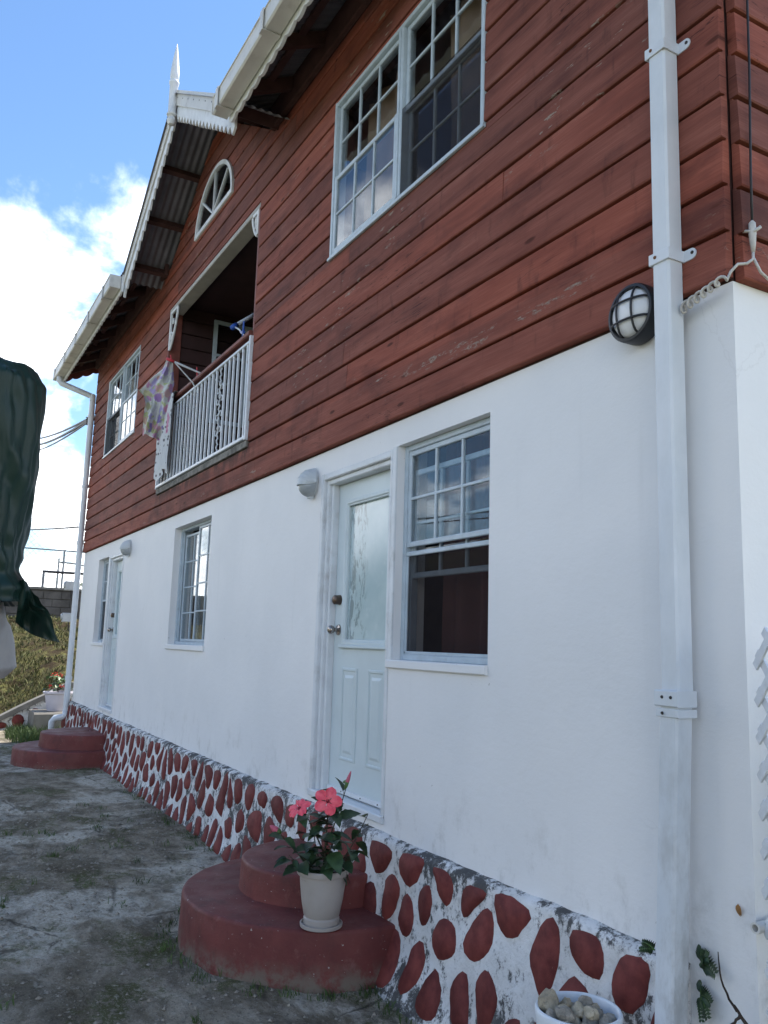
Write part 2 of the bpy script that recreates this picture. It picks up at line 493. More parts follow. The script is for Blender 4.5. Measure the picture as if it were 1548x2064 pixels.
    t.pbsdf(c, .36, 0, nb, .22)
    MT['tarp_green'] = t.m
    t = NT('tarp_silver')
    c = t.mix(t.mr(t.noise(5, 6), .3, .7), (.23, .215, .21), (.34, .325, .32))
    t.pbsdf(c, .42, .25, t.bump(t.noise(9, 5), .4, .02), .5)
    MT['tarp_silver'] = t.m
    simple('steel_grey', (.22, .23, .24), .5, .5)
    # printed floral cloth
    t = NT('floral_cloth')
    sp = t.co((1, 1, 1))
    v1 = t.vor(11, t.co((1, 1, 1), (.3, .1, 0)), 'F1', 'Distance')
    cl = t.vor(11, t.co((1, 1, 1), (.3, .1, 0)), 'F1', 'Color')
    pick = t.ramp(cl, [(.0, (.30, .16, .40)), (.30, (.45, .42, .66)), (.45, (.46, .54, .28)), (.6, (.62, .30, .45)), (.8, (.27, .22, .48))])
    blob = t.mr(t.math('ADD', v1, t.math('MULTIPLY', t.math('SUBTRACT', t.noise(30, 4), .5), .7)), .50, .58, 1, 0)
    c = t.mix(blob, (.62, .64, .62), pick)
    c = t.mix(t.mr(t.noise(13, 3, .5, t.co((1, 1, 1), (4, 4, 4))), .60, .64, 0, .8), c, (.42, .50, .20))
    t.pbsdf(c, .85, 0, t.bump(t.noise(120, 3), .3, .002), .15)
    MT['floral_cloth'] = t.m
    t = NT('pale_print_cloth')
    v1 = t.vor(16, t.co((1, 1, 1), (.7, .2, 0)))
    c = t.mix(t.mr(v1, .24, .30, .8, 0), (.62, .64, .65), (.06, .06, .07))
    c = t.mix(t.mr(t.noise(7, 3), .60, .64, 0, .7), c, (.55, .15, .30))
    t.pbsdf(c, .85, 0, None, .15)
    MT['pale_print_cloth'] = t.m
    simple('curtain_brown', (.30, .20, .14), .9, 0, .15, 4)
    simple('curtain_wine', (.17, .075, .066), .9, 0, .15, 4)
    simple('curtain_pale', (.34, .31, .27), .9, 0, .1, 4)
    simple('plastic_red', (.60, .06, .08), .4)
    simple('plastic_blue', (.03, .10, .42), .4)
    simple('tube_white', (.62, .66, .70), .35)
    simple('chair_white', (.55, .56, .57), .45)
    simple('block_grey', (.125, .115, .105), .9, 0, .2, 3, .6, 30, .1, (.055, .052, .048), .6)
    simple('mortar', (.085, .08, .075), .95, 0, .2, 6, .5)
    simple('kerb_concrete', (.20, .19, .17), .85, 0, .15, 4, .5, 30, .1, (.13, .12, .10), .6)
    simple('fence_wire', (.25, .26, .27), .5, .5)
    simple('meter_grey', (.42, .44, .45), .5, 0, .08, 8)
    simple('insulator', (.04, .035, .03), .5)
    simple('pole_wood', (.16, .13, .105), .9, 0, .2)
    simple('grass_blade', (.055, .095, .022), .7, 0, .35, 2)
    simple('grass_dry', (.088, .092, .030), .8, 0, .45, 2.3)
    simple('palm_leaf', (.05, .085, .028), .6)
    simple('pale_cement', (.33, .325, .30), .9, 0, .15, 12, .7, 40, .1, (.14, .13, .11), .6)


make_materials()


# ------------------------------------------------------------------ mesh helpers
class MB:
    def __init__(s):
        s.v = []
        s.f = []

    def add(s, vs_, fs):
        b = len(s.v)
        s.v += [tuple(p) for p in vs_]
        s.f += [tuple(i + b for i in f) for f in fs]
        return s

    def box(s, x0, x1, y0, y1, z0, z1):
        return s.add([(x0, y0, z0), (x1, y0, z0), (x1, y1, z0), (x0, y1, z0), (x0, y0, z1), (x1, y0, z1), (x1, y1, z1), (x0, y1, z1)],
                     [(0, 3, 2, 1), (4, 5, 6, 7), (0, 1, 5, 4), (1, 2, 6, 5), (2, 3, 7, 6), (3, 0, 4, 7)])

    def cbox(s, x0, x1, y0, y1, z0, z1, c=.004):
        """box with chamfered edges along its longest axis kept simple: eight-sided section"""
        d = (x1 - x0, y1 - y0, z1 - z0)
        a = d.index(max(d))
        lo = (x0, y0, z0); hi = (x1, y1, z1)
        i, j = [(1, 2), (2, 0), (0, 1)][a]
        c = min(c, d[i] * .4, d[j] * .4)
        sec = [(lo[i] + c, lo[j]), (hi[i] - c, lo[j]), (hi[i], lo[j] + c), (hi[i], hi[j] - c), (hi[i] - c, hi[j]), (lo[i] + c, hi[j]), (lo[i], hi[j] - c), (lo[i], lo[j] + c)]
        vs_ = []
        for e in (lo[a], hi[a]):
            for p in sec:
                q = [0, 0, 0]; q[a] = e; q[i] = p[0]; q[j] = p[1]
                vs_.append(q)
        fs = [(k, (k + 1) % 8, (k + 1) % 8 + 8, k + 8) for k in range(8)] + [tuple(range(7, -1, -1)), tuple(range(8, 16))]
        return s.add(vs_, fs)

    def bar(s, a, b, w, h, upv=(0, 0, 1)):
        a = Vector(a); b = Vector(b)
        d = (b - a).normalized()
        u = Vector(upv)
        sd = d.cross(u)
        if sd.length < 1e-4:
            sd = d.cross(Vector((1, 0, 0)))
        sd.normalize()
        u = sd.cross(d)
        vs_ = []
        for p in (a, b):
            for i, j in ((-1, -1), (1, -1), (1, 1), (-1, 1)):
                vs_.append(p + sd * (w / 2 * i) + u * (h / 2 * j))
        return s.add(vs_, [(0, 1, 2, 3), (7, 6, 5, 4), (0, 4, 5, 1), (1, 5, 6, 2), (2, 6, 7, 3), (3, 7, 4, 0)])

    def tube(s, pts, r, n=8, cap=True):
        pts = [Vector(p) for p in pts]
        if not isinstance(r, (list, tuple)):
            r = [r] * len(pts)
        t0 = (pts[1] - pts[0]).normalized()
        u = t0.orthogonal().normalized()
        vs_ = []
        for i, p in enumerate(pts):
            t = (pts[min(i + 1, len(pts) - 1)] - pts[max(i - 1, 0)]).normalized()
            u = (u - t * u.dot(t))
            u = u.normalized() if u.length > 1e-6 else t.orthogonal().normalized()
            w = t.cross(u)
            for k in range(n):
                a = 2 * math.pi * k / n
                vs_.append(p + (u * math.cos(a) + w * math.sin(a)) * r[i])
        fs = []
        for i in range(len(pts) - 1):
            for k in range(n):
                k2 = (k + 1) % n
                fs.append((i * n + k, i * n + k2, (i + 1) * n + k2, (i + 1) * n + k))
        if cap:
            fs.append(tuple(range(n - 1, -1, -1)))
            fs.append(tuple((len(pts) - 1) * n + k for k in range(n)))
        return s.add(vs_, fs)

    def lathe(s, prof, n=32, c=(0, 0, 0), axis='z', wob=0.0):
        vs_ = []
        for (r, z) in prof:
            for k in range(n):
                a = 2 * math.pi * k / n
                rr = r * (1 + wob * mn.noise(Vector((math.cos(a) * 2, math.sin(a) * 2, z * 6 + c[0]))))
                p = (math.cos(a) * rr, math.sin(a) * rr, z)
                if axis == 'y':
                    p = (p[0], -p[2], p[1])
                vs_.append((c[0] + p[0], c[1] + p[1], c[2] + p[2]))
        fs = []
        for i in range(len(prof) - 1):
            for k in range(n):
                k2 = (k + 1) % n
                fs.append((i * n + k, i * n + k2, (i + 1) * n + k2, (i + 1) * n + k))
        if prof[0][0] > 1e-6:
            fs.append(tuple(range(n - 1, -1, -1)))
        if prof[-1][0] > 1e-6:
            fs.append(tuple((len(prof) - 1) * n + k for k in range(n)))
        return s.add(vs_, fs)

    def grid(s, fn, nu, nv):
        vs_ = [fn(i / nu, j / nv) for i in range(nu + 1) for j in range(nv + 1)]
        w = nv + 1
        fs = [(i * w + j, (i + 1) * w + j, (i + 1) * w + j + 1, i * w + j + 1) for i in range(nu) for j in range(nv)]
        return s.add(vs_, fs)

    def strip(s, path, top, bot, thick):
        """upright board along path (list of Vector), top/bot: lists of z offsets, thick: Vector"""
        n = len(path)
        th = Vector(thick)
        vs_ = []
        for i, p in enumerate(path):
            a = Vector((p[0], p[1], p[2] + top[i])); b = Vector((p[0], p[1], p[2] + bot[i]))
            vs_ += [a, b, b + th, a + th]
        fs = []
        for i in range(n - 1):
            for k in range(4):
                k2 = (k + 1) % 4
                fs.append((i * 4 + k, i * 4 + k2, (i + 1) * 4 + k2, (i + 1) * 4 + k))
        fs += [(3, 2, 1, 0), tuple((n - 1) * 4 + k for k in range(4))]
        return s.add(vs_, fs)

    def build(s, name, mat, parent=None, smooth=False, norm=True, angle=None):
        me = bpy.data.meshes.new(name)
        me.from_pydata([tuple(v) for v in s.v], [], s.f)
        if norm:
            bm = bmesh.new(); bm.from_mesh(me)
            bmesh.ops.remove_doubles(bm, verts=bm.verts, dist=1e-6)
            bmesh.ops.recalc_face_normals(bm, faces=bm.faces)
            bm.to_mesh(me); bm.free()
        if smooth:
            me.polygons.foreach_set('use_smooth', [True] * len(me.polygons))
            if angle:
                me.set_sharp_from_angle(angle=rad(angle))
        me.materials.append(MT[mat] if isinstance(mat, str) else mat)
        o = bpy.data.objects.new(name, me)
        COL.objects.link(o)
        if parent is not None:
            o.parent = parent
            if parent.type == 'EMPTY':
                o.matrix_parent_inverse = Matrix.Translation(-parent.location)
        return o


def tag(o, label=None, cat=None, group=None, kind=None):
    if label: o['label'] = label
    if cat: o['category'] = cat
    if group: o['group'] = group
    if kind: o['kind'] = kind
    return o


def thing(name, loc, label, cat, group=None):
    o = bpy.data.objects.new(name, None)
    o.empty_display_size = .2
    COL.objects.link(o)
    o.location = loc
    return tag(o, label, cat, group)


def fbm(x, y, z=0.0, o=4):
    return mn.fractal(Vector((x, y, z)), 1.0, 2.0, o)


# ------------------------------------------------------------------ ground, terrain, hill
def ground_z(x, y):
    z = .0 if x < -6.5 else -.09 * min(1, (x + 6.5) / 3.0)
    z += .020 * fbm(x * .5, y * .5, 1.0) + .012 * fbm(x * 2.1, y * 2.1, 4.0)
    n = fbm(x * 6, y * 6, 7.0, 3)
    z += .010 * n
    if -9.2 < x < -1.2 and y > -3.2:
        z += .006 * fbm(x * 17, y * 17, 3.0, 3) * (.4 + max(0, fbm(x * .8, y * .8, 12.0)) * 1.6)
    return z


def axis_samples(segs):
    out = []
    for a, b, st in segs:
        n = max(1, int(round((b - a) / st)))
        out += [a + (b - a) * i / n for i in range(n)]
    out.append(segs[-1][1])
    return out


gx = axis_samples([(-17, -9, .12), (-9, -1.6, .026), (-1.6, 4, .5)])
gy = axis_samples([(-9, -3.0, .5), (-3.0, .1, .026)])
mb = MB()
mb.v = [(x, y, ground_z(x, y)) for x in gx for y in gy]
w = len(gy)
mb.f = [(i * w + j, (i + 1) * w + j, (i + 1) * w + j + 1, i * w + j + 1) for i in range(len(gx) - 1) for j in range(w - 1)]
yard = tag(mb.build('yard_ground', 'yard_ground', None, True, False), 'mottled concrete and silt yard with moss in front of the house', 'ground', None, 'structure')

mb = MB()
tx = axis_samples([(-900, -60, 120), (-60, 60, 8), (60, 900, 120)])
mb.v = [(x, y, -.22 + (.25 * fbm(x * .03, y * .03) if abs(x) > 60 or abs(y) > 60 else 0)) for x in tx for y in tx]
w = len(tx)
mb.f = [(i * w + j, (i + 1) * w + j, (i + 1) * w + j + 1, i * w + j + 1) for i in range(w - 1) for j in range(w - 1)]
tag(mb.build('terrain', 'terrain_soil', None, True, False), 'wide grassy land around the yard', 'terrain', None, 'structure')

# wooded hill across the valley, behind the viewer; it mirrors in the windows
mb = MB()


def hillp(u, v):
    az = rad(186 + 150 * u)
    d = 130 + 150 * v
    hgt = math.sin(min(1, v * 1.6) * math.pi / 2) * (19 + 7 * mn.noise(Vector((u * 5, 2, 0))) + 3 * fbm(u * 22, v * 3, 3))
    hgt *= min(1, u * 7) * min(1, (1 - u) * 7)
    hgt += 1.1 * fbm(u * 160, v * 30, 9, 3) * min(1, v * 4)
    return (d * math.cos(az), d * math.sin(az), hgt - 1.2)


mb.grid(lambda u, v: (hillp(u, v)[0], hillp(u, v)[1], hillp(u, v)[2] * 1.55), 260, 26)
tag(mb.build('hill', 'hill_forest', None, True, False), 'wooded hill across the valley', 'hill', None, 'structure')

# grassy bank rising beyond the far end of the house
def coping_z(y):
    return max(.02, min(.75, .20 + (y + .85) * .52))


def bank_z(x, y):
    t = max(0, min(1, (-15.95 - x) / 7.0))
    z = coping_z(y) - .03 + (1.98 - coping_z(y)) * (t ** .85)
    return z + (.10 * fbm(x * .9, y * .9, 2) + .05 * fbm(x * 3, y * 3, 5)) * min(1, t * 6)


mb = MB()
mb.grid(lambda u, v: (-15.95 - 7.6 * u, -9 + 15 * v, bank_z(-15.95 - 7.6 * u, -9 + 15 * v)), 70, 110)
mb.grid(lambda u, v: (-15.95, -9 + 15 * v, bank_z(-15.95, -9 + 15 * v) - .6 * u), 1, 110)
bank = tag(mb.build('grass_bank', 'bank_soil', None, True, False), 'dry yellow green grass bank beyond the house', 'bank', None, 'structure')


def blades(pts, name, mat, label, hmin, hmax, wid=.006, kind='stuff', parent=None, lean=.5):
    mb = MB()
    for (x, y, z) in pts:
        a = random.uniform(0, 6.28)
        h = random.uniform(hmin, hmax)
        lx = random.uniform(-lean, lean) * h; ly = random.uniform(-lean, lean) * h
        dx = math.cos(a) * wid * .5; dy = math.sin(a) * wid * .5
        b = len(mb.v)
        mb.v += [(x - dx, y - dy, z - .01), (x + dx, y + dy, z - .01), (x + lx * .4 + dx * .8, y + ly * .4 + dy * .8, z + h * .6), (x + lx * .4 - dx * .8, y + ly * .4 - dy * .8, z + h * .6), (x + lx, y + ly, z + h)]
        mb.f += [(b, b + 1, b + 2, b + 3), (b + 3, b + 2, b + 4)]
    o = mb.build(name, mat, parent, False, False)
    tag(o, label, 'grass' if parent is None else None, None, kind)
    return o


pts = []
while len(pts) < 9000:
    x = random.uniform(-23.2, -16.0); y = random.uniform(-2.6, 2.6)
    if fbm(x * 1.3, y * 1.3, 11) > -.12 + random.uniform(-.2, .2):
        pts.append((x, y, bank_z(x, y)))
blades(pts, 'bank_grass', 'grass_dry', 'dry yellowish grass covering the bank', .03, .11, .022, lean=.9)

# ------------------------------------------------------------------ house
XL, XR = -14.12, -1.85          # facade ends
YB = 7.2                        # back of the house
ZS = 2.905                      # bottom of the boarded storey
RH = .1757                      # board row height
GX, GS, GT = -8.1, .63, 7.22    # gable: centre, slope, ridge height at the barge top
house = thing('house', (-8.0, 0, 0), 'two-storey house, red-brown boarded above and white plastered below, with gabled balcony', 'house')

UPWIN = (-5.15, -3.30, 4.285, 5.495)
FARWIN = (-13.02, -11.05, 4.255, 5.455)
BALC = (-9.62, -6.65, 3.20, 5.455)
NDOOR = (-5.18, -4.20, .655, 2.735)
NWIN = (-4.155, -3.262, 1.515, 2.745)
MWIN = (-8.85, -7.61, 1.535, 2.75)
FDOOR = (-12.06, -11.22, .655, 2.70)
FWIN = (-12.87, -12.11, 1.505, 2.70)


def wall_mesh(mb, x0, x1, z0, z1, holes, y0, y1, zsub=None):
    xs = sorted({x0, x1, *[h[0] for h in holes], *[h[1] for h in holes]})
    zs = sorted({z0, z1, *[h[2] for h in holes], *[h[3] for h in holes]})

    def solid(i, j):
        if i < 0 or j < 0 or i >= len(xs) - 1 or j >= len(zs) - 1:
            return False
        cx = (xs[i] + xs[i + 1]) / 2; cz = (zs[j] + zs[j + 1]) / 2
        return not any(h[0] < cx < h[1] and h[2] < cz < h[3] for h in holes)
    for i in range(len(xs) - 1):
        for j in range(len(zs) - 1):
            if not solid(i, j):
                continue
            a, b, c, d = xs[i], xs[i + 1], zs[j], zs[j + 1]
            mb.add([(a, y0, c), (b, y0, c), (b, y0, d), (a, y0, d)], [(0, 1, 2, 3)])
            mb.add([(a, y1, c), (b, y1, c), (b, y1, d), (a, y1, d)], [(3, 2, 1, 0)])
            if not solid(i - 1, j): mb.add([(a, y0, c), (a, y0, d), (a, y1, d), (a, y1, c)], [(0, 1, 2, 3)])
            if not solid(i + 1, j): mb.add([(b, y0, c), (b, y1, c), (b, y1, d), (b, y0, d)], [(0, 1, 2, 3)])
            if not solid(i, j - 1): mb.add([(a, y0, c), (a, y1, c), (b, y1, c), (b, y0, c)], [(0, 1, 2, 3)])
            if not solid(i, j + 1): mb.add([(a, y0, d), (b, y0, d), (b, y1, d), (a, y1, d)], [(0, 1, 2, 3)])


# lower storey
mb = MB()
nopen = (NDOOR[0], NWIN[0], NDOOR[2], NDOOR[3])
wall_mesh(mb, XL, XR, -.35, ZS - .012, [(NDOOR[0], NDOOR[1], NDOOR[2], NDOOR[3]), NWIN, MWIN, FDOOR, FWIN], 0.0, .20)
front_wall = mb.build('front_wall', 'white_plaster', house)
MB().box(XR - .2, XR, .2, YB, -.35, ZS - .012).build('end_wall', 'white_plaster', house)
MB().box(XL, XL + .2, .2, YB, -.35, ZS - .012).build('end_wall', 'white_plaster', house)
MB().box(XL + .2, XR - .2, YB - .2, YB, -.35, ZS - .012).build('back_wall', 'white_plaster', house)
mb = MB().box(XL + .21, XR - .21, .21, YB - .21, .45, .60)
mb.box(XL + .21, XR - .21, .21, YB - .21, 2.86, 2.90)
mb.box(XL + .21, XR - .21, 3.4, 3.5, .60, 2.86)
mb.box(-6.6, -6.5, .21, 3.4, .60, 2.86).box(-10.6, -10.5, .21, 3.4, .60, 2.86)
mb.build('inner_partition', 'inner_wall', house)

# upper storey: backing wall that carries the boards
UT = 6.10
mb = MB()
wall_mesh(mb, XL + .01, XR - .012, ZS - .010, UT, [UPWIN, FARWIN, BALC], .004, .12)
# gable triangle with a half-round opening
HRC, HRX, HRZ, HZ0 = -8.07, .60, .53, 5.955


def arc_half(z):
    q = (z - HZ0) / HRZ
    return HRX * math.sqrt(max(0, 1 - q * q))


nz_ = 14
prev = None
for i in range(nz_ + 1):
    z = UT + (6.93 - UT) * i / nz_
    hw = (7.06 - z) / GS
    ah = arc_half(z) if z < HZ0 + HRZ else 0
    cur = (z, GX - hw, HRC - ah, HRC + ah, GX + hw)
    if prev:
        for a, b in ((1, 2), (3, 4)):
            mb.add([(prev[a], .006, prev[0]), (prev[b], .006, prev[0]), (cur[b], .006, cur[0]), (cur[a], .006, cur[0])], [(0, 1, 2, 3)])
    prev = cur
upper_wall = mb.build('upper_wall', 'rafter_wood', house)

PROF = [(0.0, .031), (.006, .035), (.120, .031), (.160, .029), (.1655, .011), (RH, .008)]


def prof_y(t):
    for (a, ya), (b, yb) in zip(PROF, PROF[1:]):
        if a <= t <= b:
            return ya + (yb - ya) * (t - a) / (b - a)
    return PROF[-1][1]


def board(z0, za, zb, fl, fr, parent, tf=None, name='board', mat='board_paint'):
    """one board: row starts at z0, kept between za..zb; fl/fr give the ends for each height"""
    ts = sorted({za - z0, zb - z0, *[t for t, _ in PROF if za - z0 < t < zb - z0]})
    L = fr(za) - fl(za)
    n = max(2, int(L / .16))
    sd = random.uniform(0, 99)
    mb = MB()
    prevb = None
    m = len(ts) + 2
    tilt = random.uniform(-.003, .003)
    for i in range(n + 1):
        u = i / n
        ring = []
        for k, t in enumerate(ts):
            z = z0 + t
            x = fl(z) + (fr(z) - fl(z)) * u
            jy = .0028 * mn.noise(Vector((x * 1.3, sd, t * 4))) + tilt * (t / RH - .5)
            jz = (.006 * mn.noise(Vector((x * .7, sd + 7, 0))) + .002 * mn.noise(Vector((x * 4, sd, 0)))) if t < .009 else 0
            ring.append((x, -(prof_y(t) + jy), z + jz + .0015))
        x0 = fl(zb) + (fr(zb) - fl(zb)) * u
        x1 = fl(za) + (fr(za) - fl(za)) * u
        ring += [(x0, .003, zb), (x1, .003, za + .0015)]
        if tf:
            ring = [tf(p) for p in ring]
        mb.v += ring
    for i in range(n):
        for k in range(m):
            k2 = (k + 1) % m
            mb.f.append((i * m + k, i * m + k2, (i + 1) * m + k2, (i + 1) * m + k))
    mb.f.append(tuple(range(m - 1, -1, -1)))
    mb.f.append(tuple(n * m + k for k in range(m)))
    return mb.build(name, mat, parent)


def split_joints(a, b):
    L = b - a
    if L < 2.6 or random.random() < .35:
        return [(a, b)]
    if L > 5:
        p = a + random.uniform(.3, .45) * L; q = a + random.uniform(.6, .8) * L
        return [(a, p - .0015), (p + .0015, q - .0015), (q + .0015, b)]
    p = a + random.uniform(.25, .75) * L
    return [(a, p - .0015), (p + .0015, b)]


EVE = 6.03
for k in range(25):
    z0 = ZS + k * RH
    z1 = z0 + RH
    if z0 > 6.98:
        break
    cuts = sorted({z0, z1, *[c for o in (UPWIN, FARWIN, BALC) for c in o[2:] if z0 < c < z1], *[c for c in (HZ0, HZ0 + HRZ - .002, EVE) if z0 < c < z1]})
    for za, zb in zip(cuts, cuts[1:]):
        if zb - za < .012:
            continue
        zm = (za + zb) / 2
        if zm < EVE:
            segs = [(XL, XR)]
        else:
            segs = [('gl', 'gr')]
        for o in (UPWIN, FARWIN, BALC):
            if o[2] < zm < o[3]:
                ns = []
                for s0, s1 in segs:
                    if isinstance(s0, str) or o[1] <= s0 or o[0] >= s1:
                        ns.append((s0, s1)); continue
                    if o[0] - s0 > .02: ns.append((s0, o[0]))
                    if s1 - o[1] > .02: ns.append((o[1], s1))
                segs = ns
        if HZ0 < zm < HZ0 + HRZ:
            ns = []
            for s0, s1 in segs:
                if isinstance(s0, str) or (s0 < HRC < s1):
                    ns += [(s0, 'al'), ('ar', s1)]
                else:
                    ns.append((s0, s1))
            segs = ns
        fnm = {'gl': lambda z: GX - (7.06 - z) / GS, 'gr': lambda z: GX + (7.06 - z) / GS,
               'al': lambda z: HRC - arc_half(z) - .006, 'ar': lambda z: HRC + arc_half(z) + .006}
        for s0, s1 in segs:
            if isinstance(s0, str) or isinstance(s1, str):
                f0 = fnm[s0] if isinstance(s0, str) else (lambda z, s=s0: s)
                f1 = fnm[s1] if isinstance(s1, str) else (lambda z, s=s1: s)
                if f1(zb) - f0(zb) < .02:
                    continue
                board(z0, za, zb, f0, f1, upper_wall)
            else:
                for a, b in split_joints(s0, s1):
                    board(z0, za, zb, lambda z, s=a: s, lambda z, s=b: s, upper_wall)

# boarded end wall at the near corner (turned 90 degrees)
end_up = MB().box(XR - .12, XR - .004, .13, YB, ZS - .010, UT).build('upper_end_wall', 'rafter_wood', house)
rot = lambda p: (XR - p[1], p[0], p[2])
for k in range(18):
    z0 = ZS + k * RH - .012
    zt = min(z0 + RH, 6.08)
    e = random.uniform(.016, .024)
    for a, b in ((e, 3.3), (3.303, YB)):
        board(z0, z0, zt, lambda z, s=a: s, lambda z, s=b: s, end_up, rot)
roofz = lambda y: 5.96 + (min(y, 2 * 3.6 - y) + .55) * .488
for k in range(18, 28):
    z0 = ZS + k * RH - .012
    ya = (z0 - 5.90) / .488 - .55
    if ya > 3.4:
        break
    board(z0, z0, z0 + RH, lambda z: (z - 5.90) / .488 - .55, lambda z: 7.2 - ((z - 5.90) / .488 - .55), end_up, rot)
mb = MB()
mb.add([(XL, .13, ZS - .01), (XL, YB, ZS - .01), (XL, YB, 6.1), (XL, 3.6, 7.9), (XL, .13, 6.1)], [(0, 1, 2, 3, 4)])
mb.add([(XR - .12, .0, 6.1), (XR - .12, YB, 6.1), (XR - .12, 3.6, 7.85)], [(0, 1, 2)])
mb.add([(XL, YB, ZS - .01), (XR, YB, ZS - .01), (XR, YB, 6.1), (XL, YB, 6.1)], [(0, 1, 2, 3)])
mb.build('rear_wall', 'board_paint', house, norm=False)

# inner rooms of the upper storey
mb = MB().box(XL + .05, XR - .13, .125, YB - .05, 2.92, 2.95).box(XL + .05, -9.9, 3.4, 3.5, 2.95, 5.98).box(-6.5, XR - .13, 3.4, 3.5, 2.95, 5.98)
mb.box(XL + .05, BALC[0] - .15, .13, YB - .05, 5.98, 6.02).box(BALC[1] + .15, XR - .13, .13, YB - .05, 5.98, 6.02)
mb.build('inner_partition', 'inner_wall', house)

# ---- windows
def frame_bars(mb, x0, x1, z0, z1, y0, y1, w, c=.004):
    mb.cbox(x0, x0 + w, y0, y1, z0, z1, c).cbox(x1 - w, x1, y0, y1, z0, z1, c)
    mb.cbox(x0 + w, x1 - w, y0 + .0012, y1 - .0012, z0, z0 + w, c).cbox(x0 + w, x1 - w, y0 + .0012, y1 - .0012, z1 - w, z1, c)


def sash(parent, x0, x1, z0, z1, y, cols, rows, w=.032, d=.024, mw=.016, screen=False):
    mb = MB()
    frame_bars(mb, x0, x1, z0, z1, y, y + d, w)
    mb.build('sash', 'window_metal', parent)
    a, b, c, e = x0 + w, x1 - w, z0 + w, z1 - w
    gy = y + d * .55
    for i in range(1, cols):
        xx = a + (b - a) * i / cols
        MB().cbox(xx - mw / 2, xx + mw / 2, gy - .010, gy + .010, c - .001, e + .001, .003).build('muntin', 'window_metal', parent)
    for j in range(1, rows):
        zz = c + (e - c) * j / rows
        MB().cbox(a - .001, b + .001, gy - .0085, gy + .0085, zz - mw / 2, zz + mw / 2, .003).build('muntin', 'window_metal', parent)
    for i in range(cols):
        for j in range(rows):
            xa, xb = a + (b - a) * i / cols, a + (b - a) * (i + 1) / cols
            za, zb = c + (e - c) * j / rows, c + (e - c) * (j + 1) / rows
            MB().box(xa, xb, gy - .0015, gy + .0015, za, zb).build('pane', 'window_glass', parent)
    if screen:
        MB().box(x0 + w * .6, x1 - w * .6, y - .006, y - .004, z0 + w * .6, z1 - w * .6).build('insect_screen', 'insect_screen', parent)


def upper_window(o, screens, label):
    x0, x1, z0, z1 = o
    mb = MB()
    frame_bars(mb, x0, x1, z0, z1, -.040, .06, .030)
    xm = x0 + (x1 - x0) * .512
    mb.cbox(xm - .032, xm + .032, -.038, .058, z0 + .03, z1 - .03, .005)
    mb.cbox(xm - .006, xm + .006, -.044, -.037, z0 + .03, z1 - .03, .002)
    mb.cbox(x0 - .012, x1 + .012, -.050, -.030, z0 - .010, z0 + .012, .003)
    wd = mb.build('window', 'window_metal', house)
    wd['label'] = label
    zm = z0 + (z1 - z0) * .50
    for (a, b), scr in zip(((x0 + .031, xm - .033), (xm + .033, x1 - .031)), screens):
        sash(wd, a, b, zm - .012, z1 - .031, -.012, 3, 2)
        if scr == 'plain':
            sash(wd, a, b, z0 + .031, zm + .012, .020, 3, 2)
            MB().box(a + .005, b - .005, -.030, -.028, z0 + .035, zm).build('insect_screen', 'insect_screen', wd)
        else:
            sash(wd, a, b, z0 + .031, zm + .012, -.034 if not scr else .014, 3, 2, screen=False)
        if scr == 'screen':
            MB().box(a + .004, b - .004, -.034, -.032, z0 + .035, zm).build('insect_screen', 'insect_screen', wd)
    return wd


upper_window(UPWIN, (None, 'screen'), 'large double window beside the near gutter, six-light sashes')
upper_window(FARWIN, ('plain', None), 'large double window at the far end of the boarded storey')

# lower near window: single hung, bottom half open behind an insect screen
x0, x1, z0, z1 = NWIN
mb = MB()
frame_bars(mb, x0 + .001, x1 - .001, z0 + .001, z1 - .001, .045, .135, .034)
for q in (.008, .018):
    mb.cbox(x0 + .035, x0 + .035 + q, .06 + q, .07 + q, z0 + .035, z1 - .035, .002)
wd = mb.build('window', 'window_metal', house)
wd['label'] = 'lower window beside the near door with its bottom sash raised'
sash(wd, x0 + .036, x1 - .036, 2.150, z1 - .036, .052, 3, 2, .030, .024, .017)
sash(wd, x0 + .040, x1 - .040, 1.975, 2.60, .086, 3, 2, .032, .024, .017)
mb = MB()
mb.cbox(x0 + .034, x1 - .034, .052, .072, 2.098, 2.124, .004)
mb.cbox(x0 + .034, x0 + .050, .053, .071, z0 + .04, 2.098, .003).cbox(x1 - .050, x1 - .034, .053, .071, z0 + .04, 2.098, .003)
mb.cbox(x0 + .034, x1 - .034, .053, .071, z0 + .034, z0 + .052, .003)
mb.build('screen_frame', 'window_metal', wd)
MB().box(x0 + .045, x1 - .045, .061, .063, z0 + .05, 2.10).build('insect_screen', 'insect_screen', wd)
MB().cbox(x0 - .05, x1 + .002, -.020, .05, z0 - .045, z0 + .0015, .006).build('sill', 'white_plaster', wd)

# middle lower window: slider with four rows
x0, x1, z0, z1 = MWIN
mb = MB()
frame_bars(mb, x0 + .001, x1 - .001, z0 + .001, z1 - .001, .070, .165, .030)
mb.cbox(x0 + .032, x0 + .046, .095, .105, z0 + .03, z1 - .03, .002)
wd = mb.build('window', 'window_metal', house)
wd['label'] = 'narrow looking sliding window in the middle of the white wall'
xm = (x0 + x1) / 2
sash(wd, x0 + .055, xm + .015, z0 + .033, z1 - .07, .110, 2, 4, .026, .022, .015)
sash(wd, xm - .015, x1 - .032, z0 + .033, z1 - .033, .080, 2, 4, .026, .022, .015)
MB().cbox(x0 - .02, x1 + .015, -.022, .07, z0 - .05, z0 + .0015, .006).build('sill', 'white_plaster', wd)

